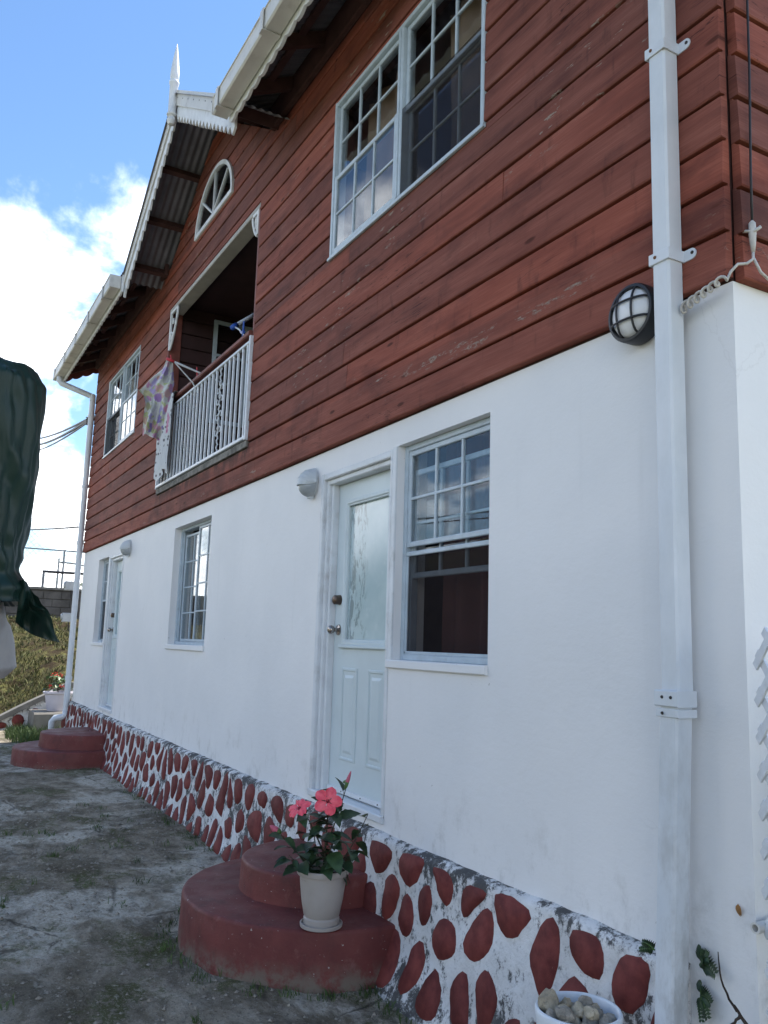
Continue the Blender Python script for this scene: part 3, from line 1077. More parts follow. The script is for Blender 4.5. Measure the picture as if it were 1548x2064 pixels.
# far lower window beside the far door
x0, x1, z0, z1 = FWIN
mb = MB()
frame_bars(mb, x0 + .001, x1 - .001, z0 + .001, z1 - .001, .070, .15, .030)
wd = mb.build('window', 'window_metal', house)
wd['label'] = 'lower window beside the far door'
sash(wd, x0 + .033, x1 - .033, 2.09, z1 - .033, .080, 3, 2, .028, .022, .016)
sash(wd, x0 + .033, x1 - .033, z0 + .033, 2.12, .106, 1, 1, .028, .022, .016)
MB().box(x0 + .045, x1 - .045, .094, .096, z0 + .05, 2.09).build('insect_screen', 'insect_screen', wd)
MB().cbox(x0 - .02, x1 + .05, -.020, .07, z0 - .045, z0 + .0015, .006).build('sill', 'white_plaster', wd)

# half-round gable window
mb = MB()


def ring_arc(r0x, r0z, r1x, r1z, ya, yb, n=22):
    for i in range(n):
        a0, a1 = math.pi * i / n, math.pi * (i + 1) / n
        q = []
        for y in (ya, yb):
            for rx, rz in ((r0x, r0z), (r1x, r1z)):
                for a in (a0, a1):
                    q.append((HRC + rx * math.cos(a), y, HZ0 + rz * math.sin(a)))
        mb.add(q, [(0, 1, 3, 2), (4, 6, 7, 5), (2, 3, 7, 6), (0, 4, 5, 1)])


ring_arc(HRX - .032, HRZ - .032, HRX + .012, HRZ + .012, -.055, -.025)
mb.cbox(HRC - HRX - .012, HRC + HRX + .012, -.057, -.02, HZ0 - .035, HZ0 + .018, .005)
wd = mb.build('window', 'white_trim', house)
wd['label'] = 'half-round fan window in the gable'
for a in (42, 90, 138):
    e = Vector((HRC + (HRX - .05) * math.cos(rad(a)), -.042, HZ0 + (HRZ - .05) * math.sin(rad(a))))
    MB().bar((HRC, -.042, HZ0 + .018), e, .020, .018, (0, 1, 0)).build('muntin', 'white_trim', wd)
angs = [0, 42, 90, 138, 180]
for a0, a1 in zip(angs, angs[1:]):
    mb = MB()
    rim = [(HRC + (HRX - .035) * math.cos(rad(a0 + (a1 - a0) * i / 6)), HZ0 + (HRZ - .035) * math.sin(rad(a0 + (a1 - a0) * i / 6))) for i in range(7)]
    pl = [(HRC, HZ0 + .004)] + rim
    n = len(pl)
    mb.add([(x, -.036, z + .012) for x, z in pl] + [(x, -.033, z + .012) for x, z in pl], [tuple(range(n)), tuple(range(2 * n - 1, n - 1, -1))] + [(i, (i + 1) % n, (i + 1) % n + n, i + n) for i in range(n)])
    mb.build('pane', 'window_glass', wd)
MB().box(HRC - .7, HRC + .7, .45, .5, 5.8, 6.7).build('attic_partition', 'rafter_wood', house)

# ---- doors
def door(o, yl, leafx0, leafx1, full=True, label=None):
    x0, x1, z0, z1 = o
    mb = MB()
    # jambs stepped: casing, jamb, stop
    mb.cbox(x0 + .002, x0 + .045, -.012, .10, z0, z1 - .002, .006)
    mb.cbox(x0 + .045, x0 + .075, .012, .11, z0, z1 - .045, .006)
    mb.cbox(x0 + .075, leafx0 - .004, .035, .12, z0, z1 - .075, .005)
    mb.cbox(x1 - .030, x1 - .002, -.010, .12, z0, z1 - .002, .006)
    mb.cbox(x0 + .045, x1 - .030, -.009, .10, z1 - .045, z1 - .002, .006)
    mb.cbox(x0 + .075, x1 - .030, .014, .11, z1 - .078, z1 - .045, .005)
    mb.cbox(x0 + .002, x1 - .002, -.02, .12, z0 - .03, z0 + .012, .006)
    fr = mb.build('door_frame', 'white_trim', house)
    zt = z1 - .082
    zb = z0 + .016
    gx0, gx1 = leafx0 + .155, leafx1 - .155
    gz0, gz1 = 1.62, zt - .155
    mb = MB()
    wall_mesh(mb, leafx0, leafx1, zb, zt, [(gx0, gx1, gz0, gz1)], yl, yl + .042)
    lf = mb.build('door', 'door_paint', house)
    if label:
        lf['label'] = label
    MB().box(gx0 - .004, gx1 + .004, yl + .016, yl + .024, gz0 - .004, gz1 + .004).build('glass_light', 'etched_glass', lf)
    mb = MB()
    frame_bars(mb, gx0 - .035, gx1 + .035, gz0 - .035, gz1 + .035, yl - .016, yl + .006, .028, .007)
    frame_bars(mb, gx0 - .010, gx1 + .010, gz0 - .010, gz1 + .010, yl - .008, yl + .012, .014, .004)
    mb.cbox(gx0 - .05, gx1 + .05, yl - .024, yl + .002, gz0 - .052, gz0 - .030, .006)
    mb.build('glass_moulding', 'door_paint', lf)
    pw = (leafx1 - leafx0 - .155 * 2 - .15) / 2
    for k in range(2):
        px = leafx0 + .135 + k * (pw + .16)
        mb = MB()
        frame_bars(mb, px, px + pw + .02, .875, 1.445, yl - .009, yl + .004, .020, .005)
        mb.build('panel_moulding', 'door_paint', lf)
        mb = MB()
        a, b, c, d = px + .04, px + pw - .02, .915, 1.405
        mb.add([(a, yl + .002, c), (b, yl + .002, c), (b, yl + .002, d), (a, yl + .002, d), (a + .022, yl - .008, c + .022), (b - .022, yl - .008, c + .022), (b - .022, yl - .008, d - .022), (a + .022, yl - .008, d - .022)],
               [(0, 1, 5, 4), (1, 2, 6, 5), (2, 3, 7, 6), (3, 0, 4, 7), (4, 5, 6, 7)])
        mb.build('raised_panel', 'door_paint', lf)
    kx = leafx0 + .062
    MB().lathe([(.0, .052), (.018, .050), (.031, .040), (.031, .018), (.034, .0)], 20, (kx, yl, 1.88), 'y').build('deadbolt', 'brass_dark', lf, True, angle=35)
    MB().lathe([(.0, .078), (.016, .077), (.026, .068), (.028, .054), (.022, .040), (.013, .034), (.013, .014), (.034, .008), (.036, .0)], 20, (kx, yl, 1.685), 'y').build('door_knob', 'steel_knob', lf, True, angle=40)
    mb = MB().cbox(leafx0 + .004, leafx1 - .004, yl - .016, yl + .002, zb + .004, zb + .034, .004)
    mb.build('weather_strip', 'white_trim', lf)
    for q in (.25, .55, .8):
        MB().lathe([(0, .004), (.004, .003), (.005, 0)], 8, (leafx0 + (leafx1 - leafx0) * q, yl - .016, zb + .019), 'y').build('screw', 'screw_dark', lf)
    return lf


door(NDOOR, .080, -5.070, -4.222, True, 'pale door with etched glass beside the near window')
door(FDOOR, .080, -11.965, -11.25, True, 'pale door at the far end of the white wall')
# mullion posts between door and window
MB().cbox(NDOOR[1] + .0015, NWIN[0] - .0015, -.012, .14, NWIN[2] + .0015, NWIN[3] - .004, .004).build('mullion_post', 'white_trim', house)
MB().cbox(FWIN[1] + .0015, FDOOR[0] - .0015, -.012, .14, FWIN[2] + .0015, FWIN[3] - .004, .004).build('mullion_post', 'white_trim', house)

# ---- balcony recess
BX0, BX1 = BALC[0], BALC[1]
mb = MB()
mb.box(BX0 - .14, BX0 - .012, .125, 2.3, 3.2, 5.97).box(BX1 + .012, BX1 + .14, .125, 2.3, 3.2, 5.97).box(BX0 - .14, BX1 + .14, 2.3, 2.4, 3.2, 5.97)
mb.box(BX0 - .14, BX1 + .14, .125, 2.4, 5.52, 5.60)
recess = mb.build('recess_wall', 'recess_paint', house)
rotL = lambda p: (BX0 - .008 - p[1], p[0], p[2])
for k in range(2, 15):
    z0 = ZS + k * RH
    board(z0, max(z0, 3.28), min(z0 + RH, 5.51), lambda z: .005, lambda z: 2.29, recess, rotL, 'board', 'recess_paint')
MB().box(BX0 + .002, BX1 - .002, -.045, 2.3, 3.215, 3.272).build('balcony_floor', 'slab_mould', house)
# lintel board under the opening head
MB().cbox(BX0 + .004, BX1 - .004, -.028, .118, 5.400, 5.452, .006).build('lintel', 'lintel_paint', house)
MB().cbox(BX0 + .004, BX0 + .045, -.030, .115, 3.275, 5.40, .005).build('post', 'rail_wood', house)
MB().cbox(BX1 - .045, BX1 - .004, -.030, .115, 3.275, 5.40, .005).build('post', 'rail_wood', house)
# side window inside the recess
mb = MB()
X = BX0 + .035


def ywin(mb, y0, y1, z0, z1, w=.045):
    mb.box(X, X + .03, y0, y0 + w, z0, z1).box(X, X + .03, y1 - w, y1, z0, z1).box(X + .001, X + .029, y0 + w, y1 - w, z0, z0 + w).box(X + .001, X + .029, y0 + w, y1 - w, z1 - w, z1)


ywin(mb, .50, 1.35, 4.15, 5.43)
mb.box(X + .002, X + .026, .90, .93, 4.19, 5.39).box(X + .003, X + .025, .545, 1.305, 4.98, 5.01)
wd = mb.build('window', 'window_metal', house)
wd['label'] = 'window in the side wall of the balcony recess'
for a, b in ((.545, .90), (.93, 1.305)):
    for c, d in ((4.195, 4.98), (5.01, 5.385)):
        MB().box(X + .010, X + .013, a, b, c, d).build('pane', 'window_glass', wd)
# railing
rl = MB().cbox(BX0 + .05, BX1 - .05, -.062, .062, 4.215, 4.262, .01)
rail = rl.build('handrail', 'rail_wood', house)
mb = MB().cbox(BX0 + .015, BX1 - .012, -.058, -.022, 3.288, 3.318, .004).cbox(BX0 + .015, BX1 - .012, -.056, -.024, 4.140, 4.166, .004)
mb.cbox(BX0 + .006, BX0 + .036, -.060, -.020, 3.276, 4.20, .004).cbox(BX1 - .036, BX1 - .006, -.060, -.020, 3.276, 4.20, .004)
railing = mb.build('railing', 'rail_paint', house)
nb_ = 24
for i in range(nb_):
    x = BX0 + .095 + (BX1 - BX0 - .19) * i / (nb_ - 1)
    if i == 17:
        continue
    jx = random.uniform(-.006, .006)
    MB().cbox(x - .0105 + jx, x + .0105 + jx, -.0505, -.0295, 3.318, 4.140, .003).build('baluster', 'rail_paint', railing)
# ornamental twisted bar with scrolls
xs_ = BX0 + .095 + (BX1 - BX0 - .19) * 17 / (nb_ - 1)
mb = MB().tube([(xs_ + .006 * math.cos(t * 1.9), -.04 + .006 * math.sin(t * 1.9), 3.318 + .822 * t / 44) for t in range(45)], .008, 6)
mb.build('baluster', 'rail_paint', railing)
mb = MB()
for zc in (3.52, 3.67, 3.82, 3.93):
    for sgn in (-1, 1):
        p = []
        for t in range(20):
            a = t / 19 * 4.6
            r = .048 * (1 - t / 26)
            p.append((xs_ + sgn * (.012 + .048 - r * math.cos(a)) * .95, -.04, zc + sgn * (r * math.sin(a))))
        MB().tube(p, .006, 6).build('scroll', 'rail_paint', railing, True)


# corner fretwork brackets
def bracket(x, sg, drop):
    mb = MB()
    y0, y1 = -.035, -.013
    mb.box(x, x + sg * .035, y0, y1, 5.398 - drop, 5.398) if sg > 0 else mb.box(x + sg * .035, x, y0, y1, 5.398 - drop, 5.398)
    xa, xb = sorted((x + sg * .035, x + sg * drop * .62))
    mb.box(xa, xb, y0 + .001, y1 - .001, 5.366, 5.397)
    arc = []
    for t in range(13):
        a = t / 12 * math.pi / 2
        arc.append((x + sg * (.03 + drop * .58 * (1 - math.cos(a)) ** 1.0 if False else .03 + drop * .57 * math.sin(a) ** 1.6), -.024, 5.372 - (drop - .02) * math.cos(a) ** 1.3))
    mb.tube(arc, .014, 6)
    for t, rr in ((.35, .045), (.62, .030)):
        p = arc[int(t * 12)]
        cx = (p[0] + x + sg * .03) / 2; cz = (p[2] + 5.38) / 2 if t > .5 else p[2] + .09
        mb.tube([(cx + rr * math.cos(q / 12 * 6.283) * .7, -.024, cz + rr * math.sin(q / 12 * 6.283)) for q in range(13)], .008, 6)
    mb.bar((x + sg * .03, -.024, 5.398 - drop * .55), arc[6], .012, .018, (0, 1, 0))
    return mb.build('bracket', 'fret_white', house)


bracket(BX0 + .046, 1, .46)
bracket(BX1 - .046, -1, .24)

# ---- plinth with painted stones
PZ0, PZ1 = -.10, .585


def plinth_y(x, z):
    t = max(0, min(1, (z - PZ0) / (PZ1 - PZ0)))
    base = .055 + .085 * (1 - t) ** 1.4
    if z < .12:
        base += .06 * ((.12 - z) / .2) ** 1.5 * (0.6 + .8 * mn.noise(Vector((x * .9, 3, 0))))
    return -(base + .016 * mn.noise(Vector((x * 2.3, z * 2.3, 1))) + .007 * mn.noise(Vector((x * 9, z * 9, 5))))


PX0, PX1 = XL - .02, -2.11
mb = MB()


def plp(u, v):
    x = PX0 + (PX1 - PX0) * u
    zt = PZ1 + .012 * mn.noise(Vector((x * 1.7, 0, 2))) + .006 * mn.noise(Vector((x * 8, 0, 2)))
    if v <= .8:
        z = PZ0 + (zt - .03 - PZ0) * v / .8
        return (x, plinth_y(x, z), z)
    q = (v - .8) / .2
    yy = plinth_y(x, zt - .03)
    return (x, yy * math.cos(q * math.pi / 2) + .004 * q, zt - .03 + .03 * math.sin(q * math.pi / 2))


mb.grid(plp, 480, 20)
mb.add([(PX1, 0, PZ0), (PX1, plinth_y(PX1, PZ0), PZ0), (PX1, plinth_y(PX1, .3), .3), (PX1, plinth_y(PX1, .55), .55), (PX1, 0, .58)], [(0, 1, 2, 3, 4)])
plinth = mb.build('plinth', 'plinth_wash', house, True, False)

rs = random.Random(5)
CW, CH = .150, .205
seeds = []
for _ in range(14000):
    x = rs.uniform(PX0, PX1); z = rs.uniform(-.02, PZ1 - .06)
    k = rs.uniform(.80, 1.22)
    if all(abs(x - q[0]) > .3 or math.hypot((x - q[0]) / .164, (z - q[1]) / .238) > k for q in seeds):
        seeds.append((x, z))
    if len(seeds) > 295:
        break


def clip(poly, px, py, nx_, ny_):
    out = []
    for i in range(len(poly)):
        a = poly[i]; b = poly[(i + 1) % len(poly)]
        da = (a[0] - px) * nx_ + (a[1] - py) * ny_
        db = (b[0] - px) * nx_ + (b[1] - py) * ny_
        if da <= 0: out.append(a)
        if (da < 0 < db) or (db < 0 < da):
            t = da / (da - db)
            out.append((a[0] + (b[0] - a[0]) * t, a[1] + (b[1] - a[1]) * t))
    return out


stone_count = 0
for i, (sx, sz) in enumerate(seeds):
    if rs.random() < .05:
        continue
    poly = [(sx - .3, -.07), (sx + .3, -.07), (sx + .3, PZ1 - .025), (sx - .3, PZ1 - .025)]
    poly = clip(poly, PX1 - .01, 0, 1, 0)
    for k, (ox, oz) in enumerate(seeds):
        if k == i or abs(ox - sx) > .6:
            continue
        g = rs.uniform(.007, .017)
        dx, dz = ox - sx, oz - sz
        L = math.hypot(dx, dz)
        if L < 1e-3:
            continue
        poly = clip(poly, sx + dx / 2 - dx / L * g, sz + dz / 2 - dz / L * g, dx / L, dz / L)
        if len(poly) < 3:
            break
    if len(poly) < 3:
        continue
    # keep stones off the steps' own footprint tops is not needed: steps cover them
    cx = sum(p[0] for p in poly) / len(poly); cz = sum(p[1] for p in poly) / len(poly)
    sh = rs.uniform(.74, .98)
    poly = [(cx + (p[0] - cx) * sh * rs.uniform(.88, 1.04), cz + (p[1] - cz) * min(1, sh * 1.06)) for p in poly]
    for _ in range(3):
        q = []
        for a, b in zip(poly, poly[1:] + poly[:1]):
            q += [(a[0] * .75 + b[0] * .25, a[1] * .75 + b[1] * .25), (a[0] * .25 + b[0] * .75, a[1] * .25 + b[1] * .75)]
        poly = q
    sdn = rs.uniform(0, 90)
    poly = [(cx + (p[0] - cx) * (1 + .24 * mn.noise(Vector((math.cos(math.atan2(p[1] - cz, p[0] - cx)) * 1.3, math.sin(math.atan2(p[1] - cz, p[0] - cx)) * 1.3, sdn)))),
             cz + (p[1] - cz) * (1 + .22 * mn.noise(Vector((math.cos(math.atan2(p[1] - cz, p[0] - cx)) * 1.3, math.sin(math.atan2(p[1] - cz, p[0] - cx)) * 1.3, sdn + 40))))) for p in poly]
    w_ = max(p[0] for p in poly) - min(p[0] for p in poly)
    h_ = max(p[1] for p in poly) - min(p[1] for p in poly)
    if w_ < .035 or h_ < .04:
        continue
    # even resampling keeps each stone cheap and its outline round
    per_ = [0]
    for a, b in zip(poly, poly[1:] + poly[:1]):
        per_.append(per_[-1] + math.hypot(b[0] - a[0], b[1] - a[1]))
    n = 17
    q = []
    k = 0
    for i_ in range(n):
        tgt = per_[-1] * i_ / n
        while per_[k + 1] < tgt:
            k += 1
        a = poly[k]; b = poly[(k + 1) % len(poly)]
        u = (tgt - per_[k]) / max(1e-9, per_[k + 1] - per_[k])
        q.append((a[0] + (b[0] - a[0]) * u, a[1] + (b[1] - a[1]) * u))
    poly = q
    mb = MB()
    bulge = rs.uniform(.003, .010)
    vs_ = []
    for sc_, dy in ((1.0, .004), (.90, -.006 - bulge * .5)):
        for p in poly:
            x = cx + (p[0] - cx) * sc_; z = cz + (p[1] - cz) * sc_
            vs_.append((x, plinth_y(x, z) + dy + .004 * mn.noise(Vector((x * 22, z * 22, 3))), z))
    vs_.append((cx, plinth_y(cx, cz) - .006 - bulge, cz))
    fs = [(k, (k + 1) % n, n + (k + 1) % n, n + k) for k in range(n)] + [(n + k, n + (k + 1) % n, 2 * n) for k in range(n)]
    mb.add(vs_, fs)
    mb.build('stone', 'stone_paint', plinth, True)
    stone_count += 1
print('stones', stone_count)

# ---- roof
RX0, RX1 = -14.58, -1.35
EY = -.53


def main_z(y):
    return 5.965 + (y + .55) * .488


def valley_y(x):
    d = abs(x - GX)
    if d > 2.02:
        return EY
    return max(EY, (GT - .02 - GS * d - 5.965) / .488 - .55)


mb = MB()
per = .076
nxr = int((RX1 - RX0) / per * 6)
for i in range(nxr + 1):
    x = RX0 + (RX1 - RX0) * i / nxr
    dz = .009 * math.sin(2 * math.pi * x / per)
    y0 = valley_y(x)
    mb.v += [(x, y0, main_z(y0) + dz), (x, 3.6, main_z(3.6) + dz)]
    if i:
        b = (i - 1) * 2
        mb.f.append((b, b + 2, b + 3, b + 1))
roof = mb.build('roof', 'roof_metal', house, True, False)
mb = MB()
mb.add([(RX0, 3.6, main_z(3.6)), (RX1, 3.6, main_z(3.6)), (RX1, 7.75, main_z(-.55)), (RX0, 7.75, main_z(-.55))], [(0, 1, 2, 3)])
mb.build('rear_roof_sheet', 'roof_metal', roof, False, False)
for sg in (-1, 1):
    mb = MB()
    ny = int((2.2 + .56) / per * 6)
    b0 = 0
    cols = []
    for i in range(ny + 1):
        y = EY + (2.2 + .56) * i / ny
        dz = .009 * math.sin(2 * math.pi * y / per)
        row = []
        for d in (0, .5, 1.0, 1.5, 2.04):
            z = GT - .035 - GS * d
            row.append((GX + sg * d, y, z + dz))
        cols.append(row)
    for row in cols:
        mb.v += row
    for i in range(ny):
        for k in range(4):
            ym = (cols[i][k][1])
            if ym > valley_y(cols[i][k][0]) + .25:
                continue
            mb.f.append((i * 5 + k, (i + 1) * 5 + k, (i + 1) * 5 + k + 1, i * 5 + k + 1))
    mb.build('gable_roof_sheet', 'roof_metal', roof, True, False)
mb = MB()
for sg in (-1, 1):
    mb.bar((GX, EY + .03, GT - .03), (GX, 2.0, GT - .03), .10, .012)
mb.v = mb.v[:8]; mb.f = mb.f[:6]
mb.build('ridge_cap', 'roof_metal', roof)
# rafters under the main eaves, sloping with the roof
x = RX0 + .12
while x < RX1:
    if abs(x - GX) > 2.1:
        a = Vector((x, -.50, main_z(-.50) - .072)); b = Vector((x, .35, main_z(.35) - .072))
        MB().bar(a, b, .048, .10).build('rafter', 'rafter_wood', roof)
    x += .61
# purlins of the gable reaching out to the barge boards
for sg in (-1, 1):
    for d in (.12, .66, 1.22, 1.78):
        z = GT - .035 - GS * d - .062
        MB().bar((GX + sg * d, -.468, z), (GX + sg * d, .02, z), .05, .095, (sg * GS, 0, 1)).build('purlin', 'rafter_wood', roof)
# purlins on the main eave, along the house
for xa, xb in ((RX0 + .05, GX - 2.08), (GX + 2.08, RX1 - .05)):
    MB().box(xa, xb, -.30, -.25, main_z(-.275) - .045, main_z(-.275) - .012).build('purlin', 'rafter_wood', roof)
# frieze beam at the wall head
MB().cbox(XL - .02, GX - 1.72, -.085, -.037, 5.965, 6.19, .006).build('frieze_board', 'rafter_wood', house)
MB().cbox(GX + 1.72, XR + .03, -.085, -.037, 5.965, 6.19, .006).build('frieze_board', 'rafter_wood', house)


def scallop(n, per_, amp, L, mode):
    out = []
    for i in range(n + 1):
        s = L * i / n
        p = (s / per_) % 1.0
        if mode == 'wave':
            out.append(-amp * (abs(math.sin(math.pi * p)) ** .7))
        else:
            out.append(-amp * (1 - abs(2 * p - 1)))
    return out


# scalloped fascia along both eaves
for xa, xb in ((RX0 + .03, GX - 1.96), (GX + 1.96, RX1 - .03)):
    L = xb - xa
    n = int(L / .0145)
    pth = [Vector((xa + L * i / n, -.525, 0)) for i in range(n + 1)]
    sc_ = scallop(n, .165, .034, L, 'wave')
    MB().strip(pth, [5.945] * (n + 1), [5.752 + q for q in sc_], (0, .022, 0)).build('fascia', 'fret_white', roof)
# brown scalloped barge boards on the gable ends of the main roof
for xx, mat in ((RX0 + .015, 'rail_wood'), (RX1 - .035, 'rail_wood')):
    for m in (0, 1):
        L = 4.1
        n = 280
        pth = []
        for i in range(n + 1):
            y = -.52 + L * i / n
            yy = y if m == 0 else 7.2 - y
            pth.append(Vector((xx, yy, main_z(y))))
        MB().strip(pth, [-.012] * (n + 1), [-.19 + q for q in scallop(n, .16, .035, L, 'wave')], (.022, 0, 0)).build('barge_board', mat, roof)
# gable barge boards: plain metal strip above, toothed board below
for sg in (-1, 1):
    L = 1.97
    n = 14
    pth = [Vector((GX + sg * (.035 + L * i / n), -.508, GT - GS * (.035 + L * i / n))) for i in range(n + 1)]
    MB().strip(pth, [.012] * (n + 1), [-.165] * (n + 1), (0, .014, 0)).build('barge_flashing', 'gutter_white', roof)
    n = 168
    pth = [Vector((GX + sg * (.035 + L * i / n), -.492, GT - GS * (.035 + L * i / n))) for i in range(n + 1)]
    MB().strip(pth, [-.10] * (n + 1), [-.268 + q for q in scallop(n, L / 17, .075, L, 'tooth')], (0, .020, 0)).build('barge_board', 'fret_white', roof)
    for i in range(9):
        d = .09 + i * .21
        MB().lathe([(0, .004), (.007, .002), (.008, 0)], 8, (GX + sg * d, -.508, GT - GS * d - .075), 'y').build('screw', 'screw_dark', roof)
# finial at the gable peak
prof = [(0, 6.815), (.030, 6.825), (.046, 6.855), (.046, 6.885), (.030, 6.91), (.052, 6.925), (.054, 6.94), (.043, 6.955), (.043, 7.27), (.050, 7.28), (.052, 7.305), (.046, 7.318), (.038, 7.325), (.046, 7.345), (.047, 7.40), (.040, 7.48), (.028, 7.58), (.015, 7.67), (.004, 7.745), (0, 7.75)]
MB().lathe(prof, 16, (GX, -.535, 0)).build('finial', 'fret_white', house, True, angle=40)


# ---- gutters and downpipes
def gutter(xa, xb, z0=5.788, z1=5.940):
    yo, yi = -.655, -.532
    sec = [(yi, z1 - .02), (yi, z0), (yo + .012, z0), (yo, z0 + .012), (yo, z1 - .012), (yo - .008, z1 - .008), (yo - .008, z1), (yo + .006, z1), (yo + .006, z0 + .014), (yo + .016, z0 + .006), (yi - .006, z0 + .006), (yi - .006, z1 - .02)]
    n = len(sec)
    L = xb - xa
    m = max(2, int(L / .6))
    mb = MB()
    for i in range(m + 1):
        x = xa + L * i / m
        sag = .004 * mn.noise(Vector((x * .8, 0, 0)))
        mb.v += [(x, y, z + sag) for y, z in sec]
    for i in range(m):
        mb.f += [(i * n + k, i * n + (k + 1) % n, (i + 1) * n + (k + 1) % n, (i + 1) * n + k) for k in range(n)]
    mb.f += [tuple(range(n - 1, -1, -1)), tuple(m * n + k for k in range(n))]
    mb.box(xa - .004, xa, yo - .01, yi, z0 - .004, z1 + .002).box(xb, xb + .004, yo - .01, yi, z0 - .004, z1 + .002)
    g = mb.build('gutter', 'gutter_white', house)
    x = xa + .12
    while x < xb - .05:
        q = [(x - .03, 1), (x + .03, 1)]
        mb = MB()
        e = .006
        mb.box(x - .03, x + .03, yo - .016, yo - .0095, z0 - e, z1 + .004)
        mb.box(x - .031, x + .031, yo - .016, yi + .002, z0 - e - .005, z0 - e)
        mb.build('gutter_clip', 'gutter_white', g)
        x += .98
    return g


gutter(GX + 1.93, RX1 - .02)
gutter(RX0 - .02, GX - 2.02)

# near downpipe: square plastic pipe in two lengths with clamps
DX0, DX1, DY0, DY1 = -2.116, -2.036, -.108, -.030
mb = MB()
mb.cbox(DX0, DX1, DY0, DY1, 1.445, 5.60, .008)
dp = mb.build('downpipe', 'pipe_plastic', house)
mb = MB().cbox(DX0 - .002, DX1 - .002, DY0 - .006, DY1 - .004, -.06, 1.43, .008)
mb.v = [(v[0] - .040 * (1.43 - v[2]) / 1.1, v[1] - .018 * (1.43 - v[2]) / 1.1, v[2]) for v in mb.v]
mb.build('lower_length', 'pipe_plastic', dp)
mb = MB().cbox(DX0 - .010, DX1 + .006, DY0 - .012, DY1 + .002, 1.385, 1.412, .002).cbox(DX0 - .013, DX1 + .007, DY0 - .017, DY1 + .002, 1.420, 1.475, .004)
mb.build('coupling', 'pipe_plastic', dp)
MB().cbox(DX0 - .056, DX1 - .036, DY0 - .038, DY1 - .010, -.08, .335, .006).build('pipe_shoe', 'pipe_plastic', dp)
for zc in (3.045, 3.895, 4.75):
    mb = MB()
    mb.cbox(DX0 - .008, DX1 + .006, DY0 - .007, DY0 - .0008, zc - .022, zc + .022, .003)
    mb.box(DX1 + .0008, DX1 + .007, DY0 - .006, DY1 + .010, zc - .0215, zc + .0215)
    mb.box(DX0 - .007, DX0 - .0008, DY0 - .006, DY1 + .010, zc - .0215, zc + .0215)
    mb.box(DX1 + .006, DX1 + .040, DY1 + .0, DY1 - .005, zc - .021, zc + .021)
    n = 10
    mb.add([(DX1 + .040 + .021 * math.sin(math.pi * k / n), yy, zc - .021 * math.cos(math.pi * k / n)) for yy in (DY1 - .005, DY1) for k in range(n + 1)],
           [tuple(range(n + 1)), tuple(range(2 * n + 1, n, -1))] + [(k, k + 1, n + 2 + k, n + 1 + k) for k in range(n)])
    cl = mb.build('clamp', 'pipe_white', dp)
    MB().lathe([(0, .004), (.006, .003), (.007, 0)], 10, (DX1 + .045, DY1 - .005, zc + .003), 'y').build('screw', 'screw_dark', dp)
    MB().lathe([(0, .003), (.006, .003), (.007, 0)], 10, (DX0 + .022, DY0 - .007, zc + .003), 'y').build('screw', 'rust', dp)
for dx, dz in ((.022, 1.452), (.022, 1.398), (.060, 1.452)):
    MB().lathe([(0, .004), (.005, .003), (.006, 0)], 10, (DX0 + dx, DY0 - .017, dz), 'y').build('screw', 'screw_dark', dp)
MB().tube([(-2.086, -.60, 5.78), (-2.086, -.60, 5.70), (-2.086, -.52, 5.66), (-2.086, -.14, 5.55), (-2.086, -.075, 5.50), (-2.086, -.07, 5.42)], .042, 10).build('swan_neck', 'pipe_white', dp, True)

# far downpipe
px_, py_ = -14.112, -.085
mb = MB()
mb.tube([(px_, py_, 5.46), (px_, py_, .36)], .045, 12)
dp2 = mb.build('downpipe', 'pipe_white', house, True, angle=40)
MB().tube([(-14.33, -.595, 5.80), (-14.33, -.595, 5.72), (-14.32, -.56, 5.68), (-14.22, -.10, 5.52), (px_, py_, 5.49), (px_, py_, 5.40)], .046, 12).build('swan_neck', 'pipe_white', dp2, True)
for zc in (5.15, 3.98, 3.06, .93):
    MB().lathe([(.047, zc - .025), (.054, zc - .025), (.054, zc + .025), (.047, zc + .025)], 14, (px_, py_, 0)).build('clamp', 'pipe_white', dp2)
MB().tube([(px_, py_, .44), (px_, py_, .36), (px_ - .02, py_ - .06, .33), (px_ - .05, py_ - .14, .32), (px_ - .06, py_ - .18, .27), (px_ - .06, py_ - .18, -.02)], .050, 12).build('pipe_shoe', 'pipe_white', dp2, True)


# ------------------------------------------------------------------ steps
def step_solid(name, parent, cx, cy, R, z0, z1, mat='step_paint', ell=1.0):
    mb = MB()
    n = 56
    rings = [(R + .012, z0), (R + .004, z0 + (z1 - z0) * .5), (R, z1 - .020), (R - .003, z1 - .009), (R - .008, z1 - .003), (R - .020, z1), (R * .5, z1 + .003), (.02, z1 + .004)]
    m = n + 3
    for r, z in rings:
        row = [(cx + r, .02, z)]
        for k in range(n + 1):
            a = math.pi * k / n
            wv = 1 + .010 * mn.noise(Vector((math.cos(a) * 2 + cx, math.sin(a) * 2, z * 3))) + .004 * mn.noise(Vector((math.cos(a) * 9 + cx, math.sin(a) * 9, z * 8)))
            row.append((cx + r * wv * math.cos(a), cy - r * wv * ell * math.sin(a), z + .003 * mn.noise(Vector((math.cos(a) * r * 4, math.sin(a) * r * 4, cx)))))
        row.append((cx - r, .02, z))
        mb.v += row
    for i in range(len(rings) - 1):
        for k in range(m - 1):
            mb.f.append((i * m + k, i * m + k + 1, (i + 1) * m + k + 1, (i + 1) * m + k))
    return mb.build(name, mat, parent, True, angle=50)


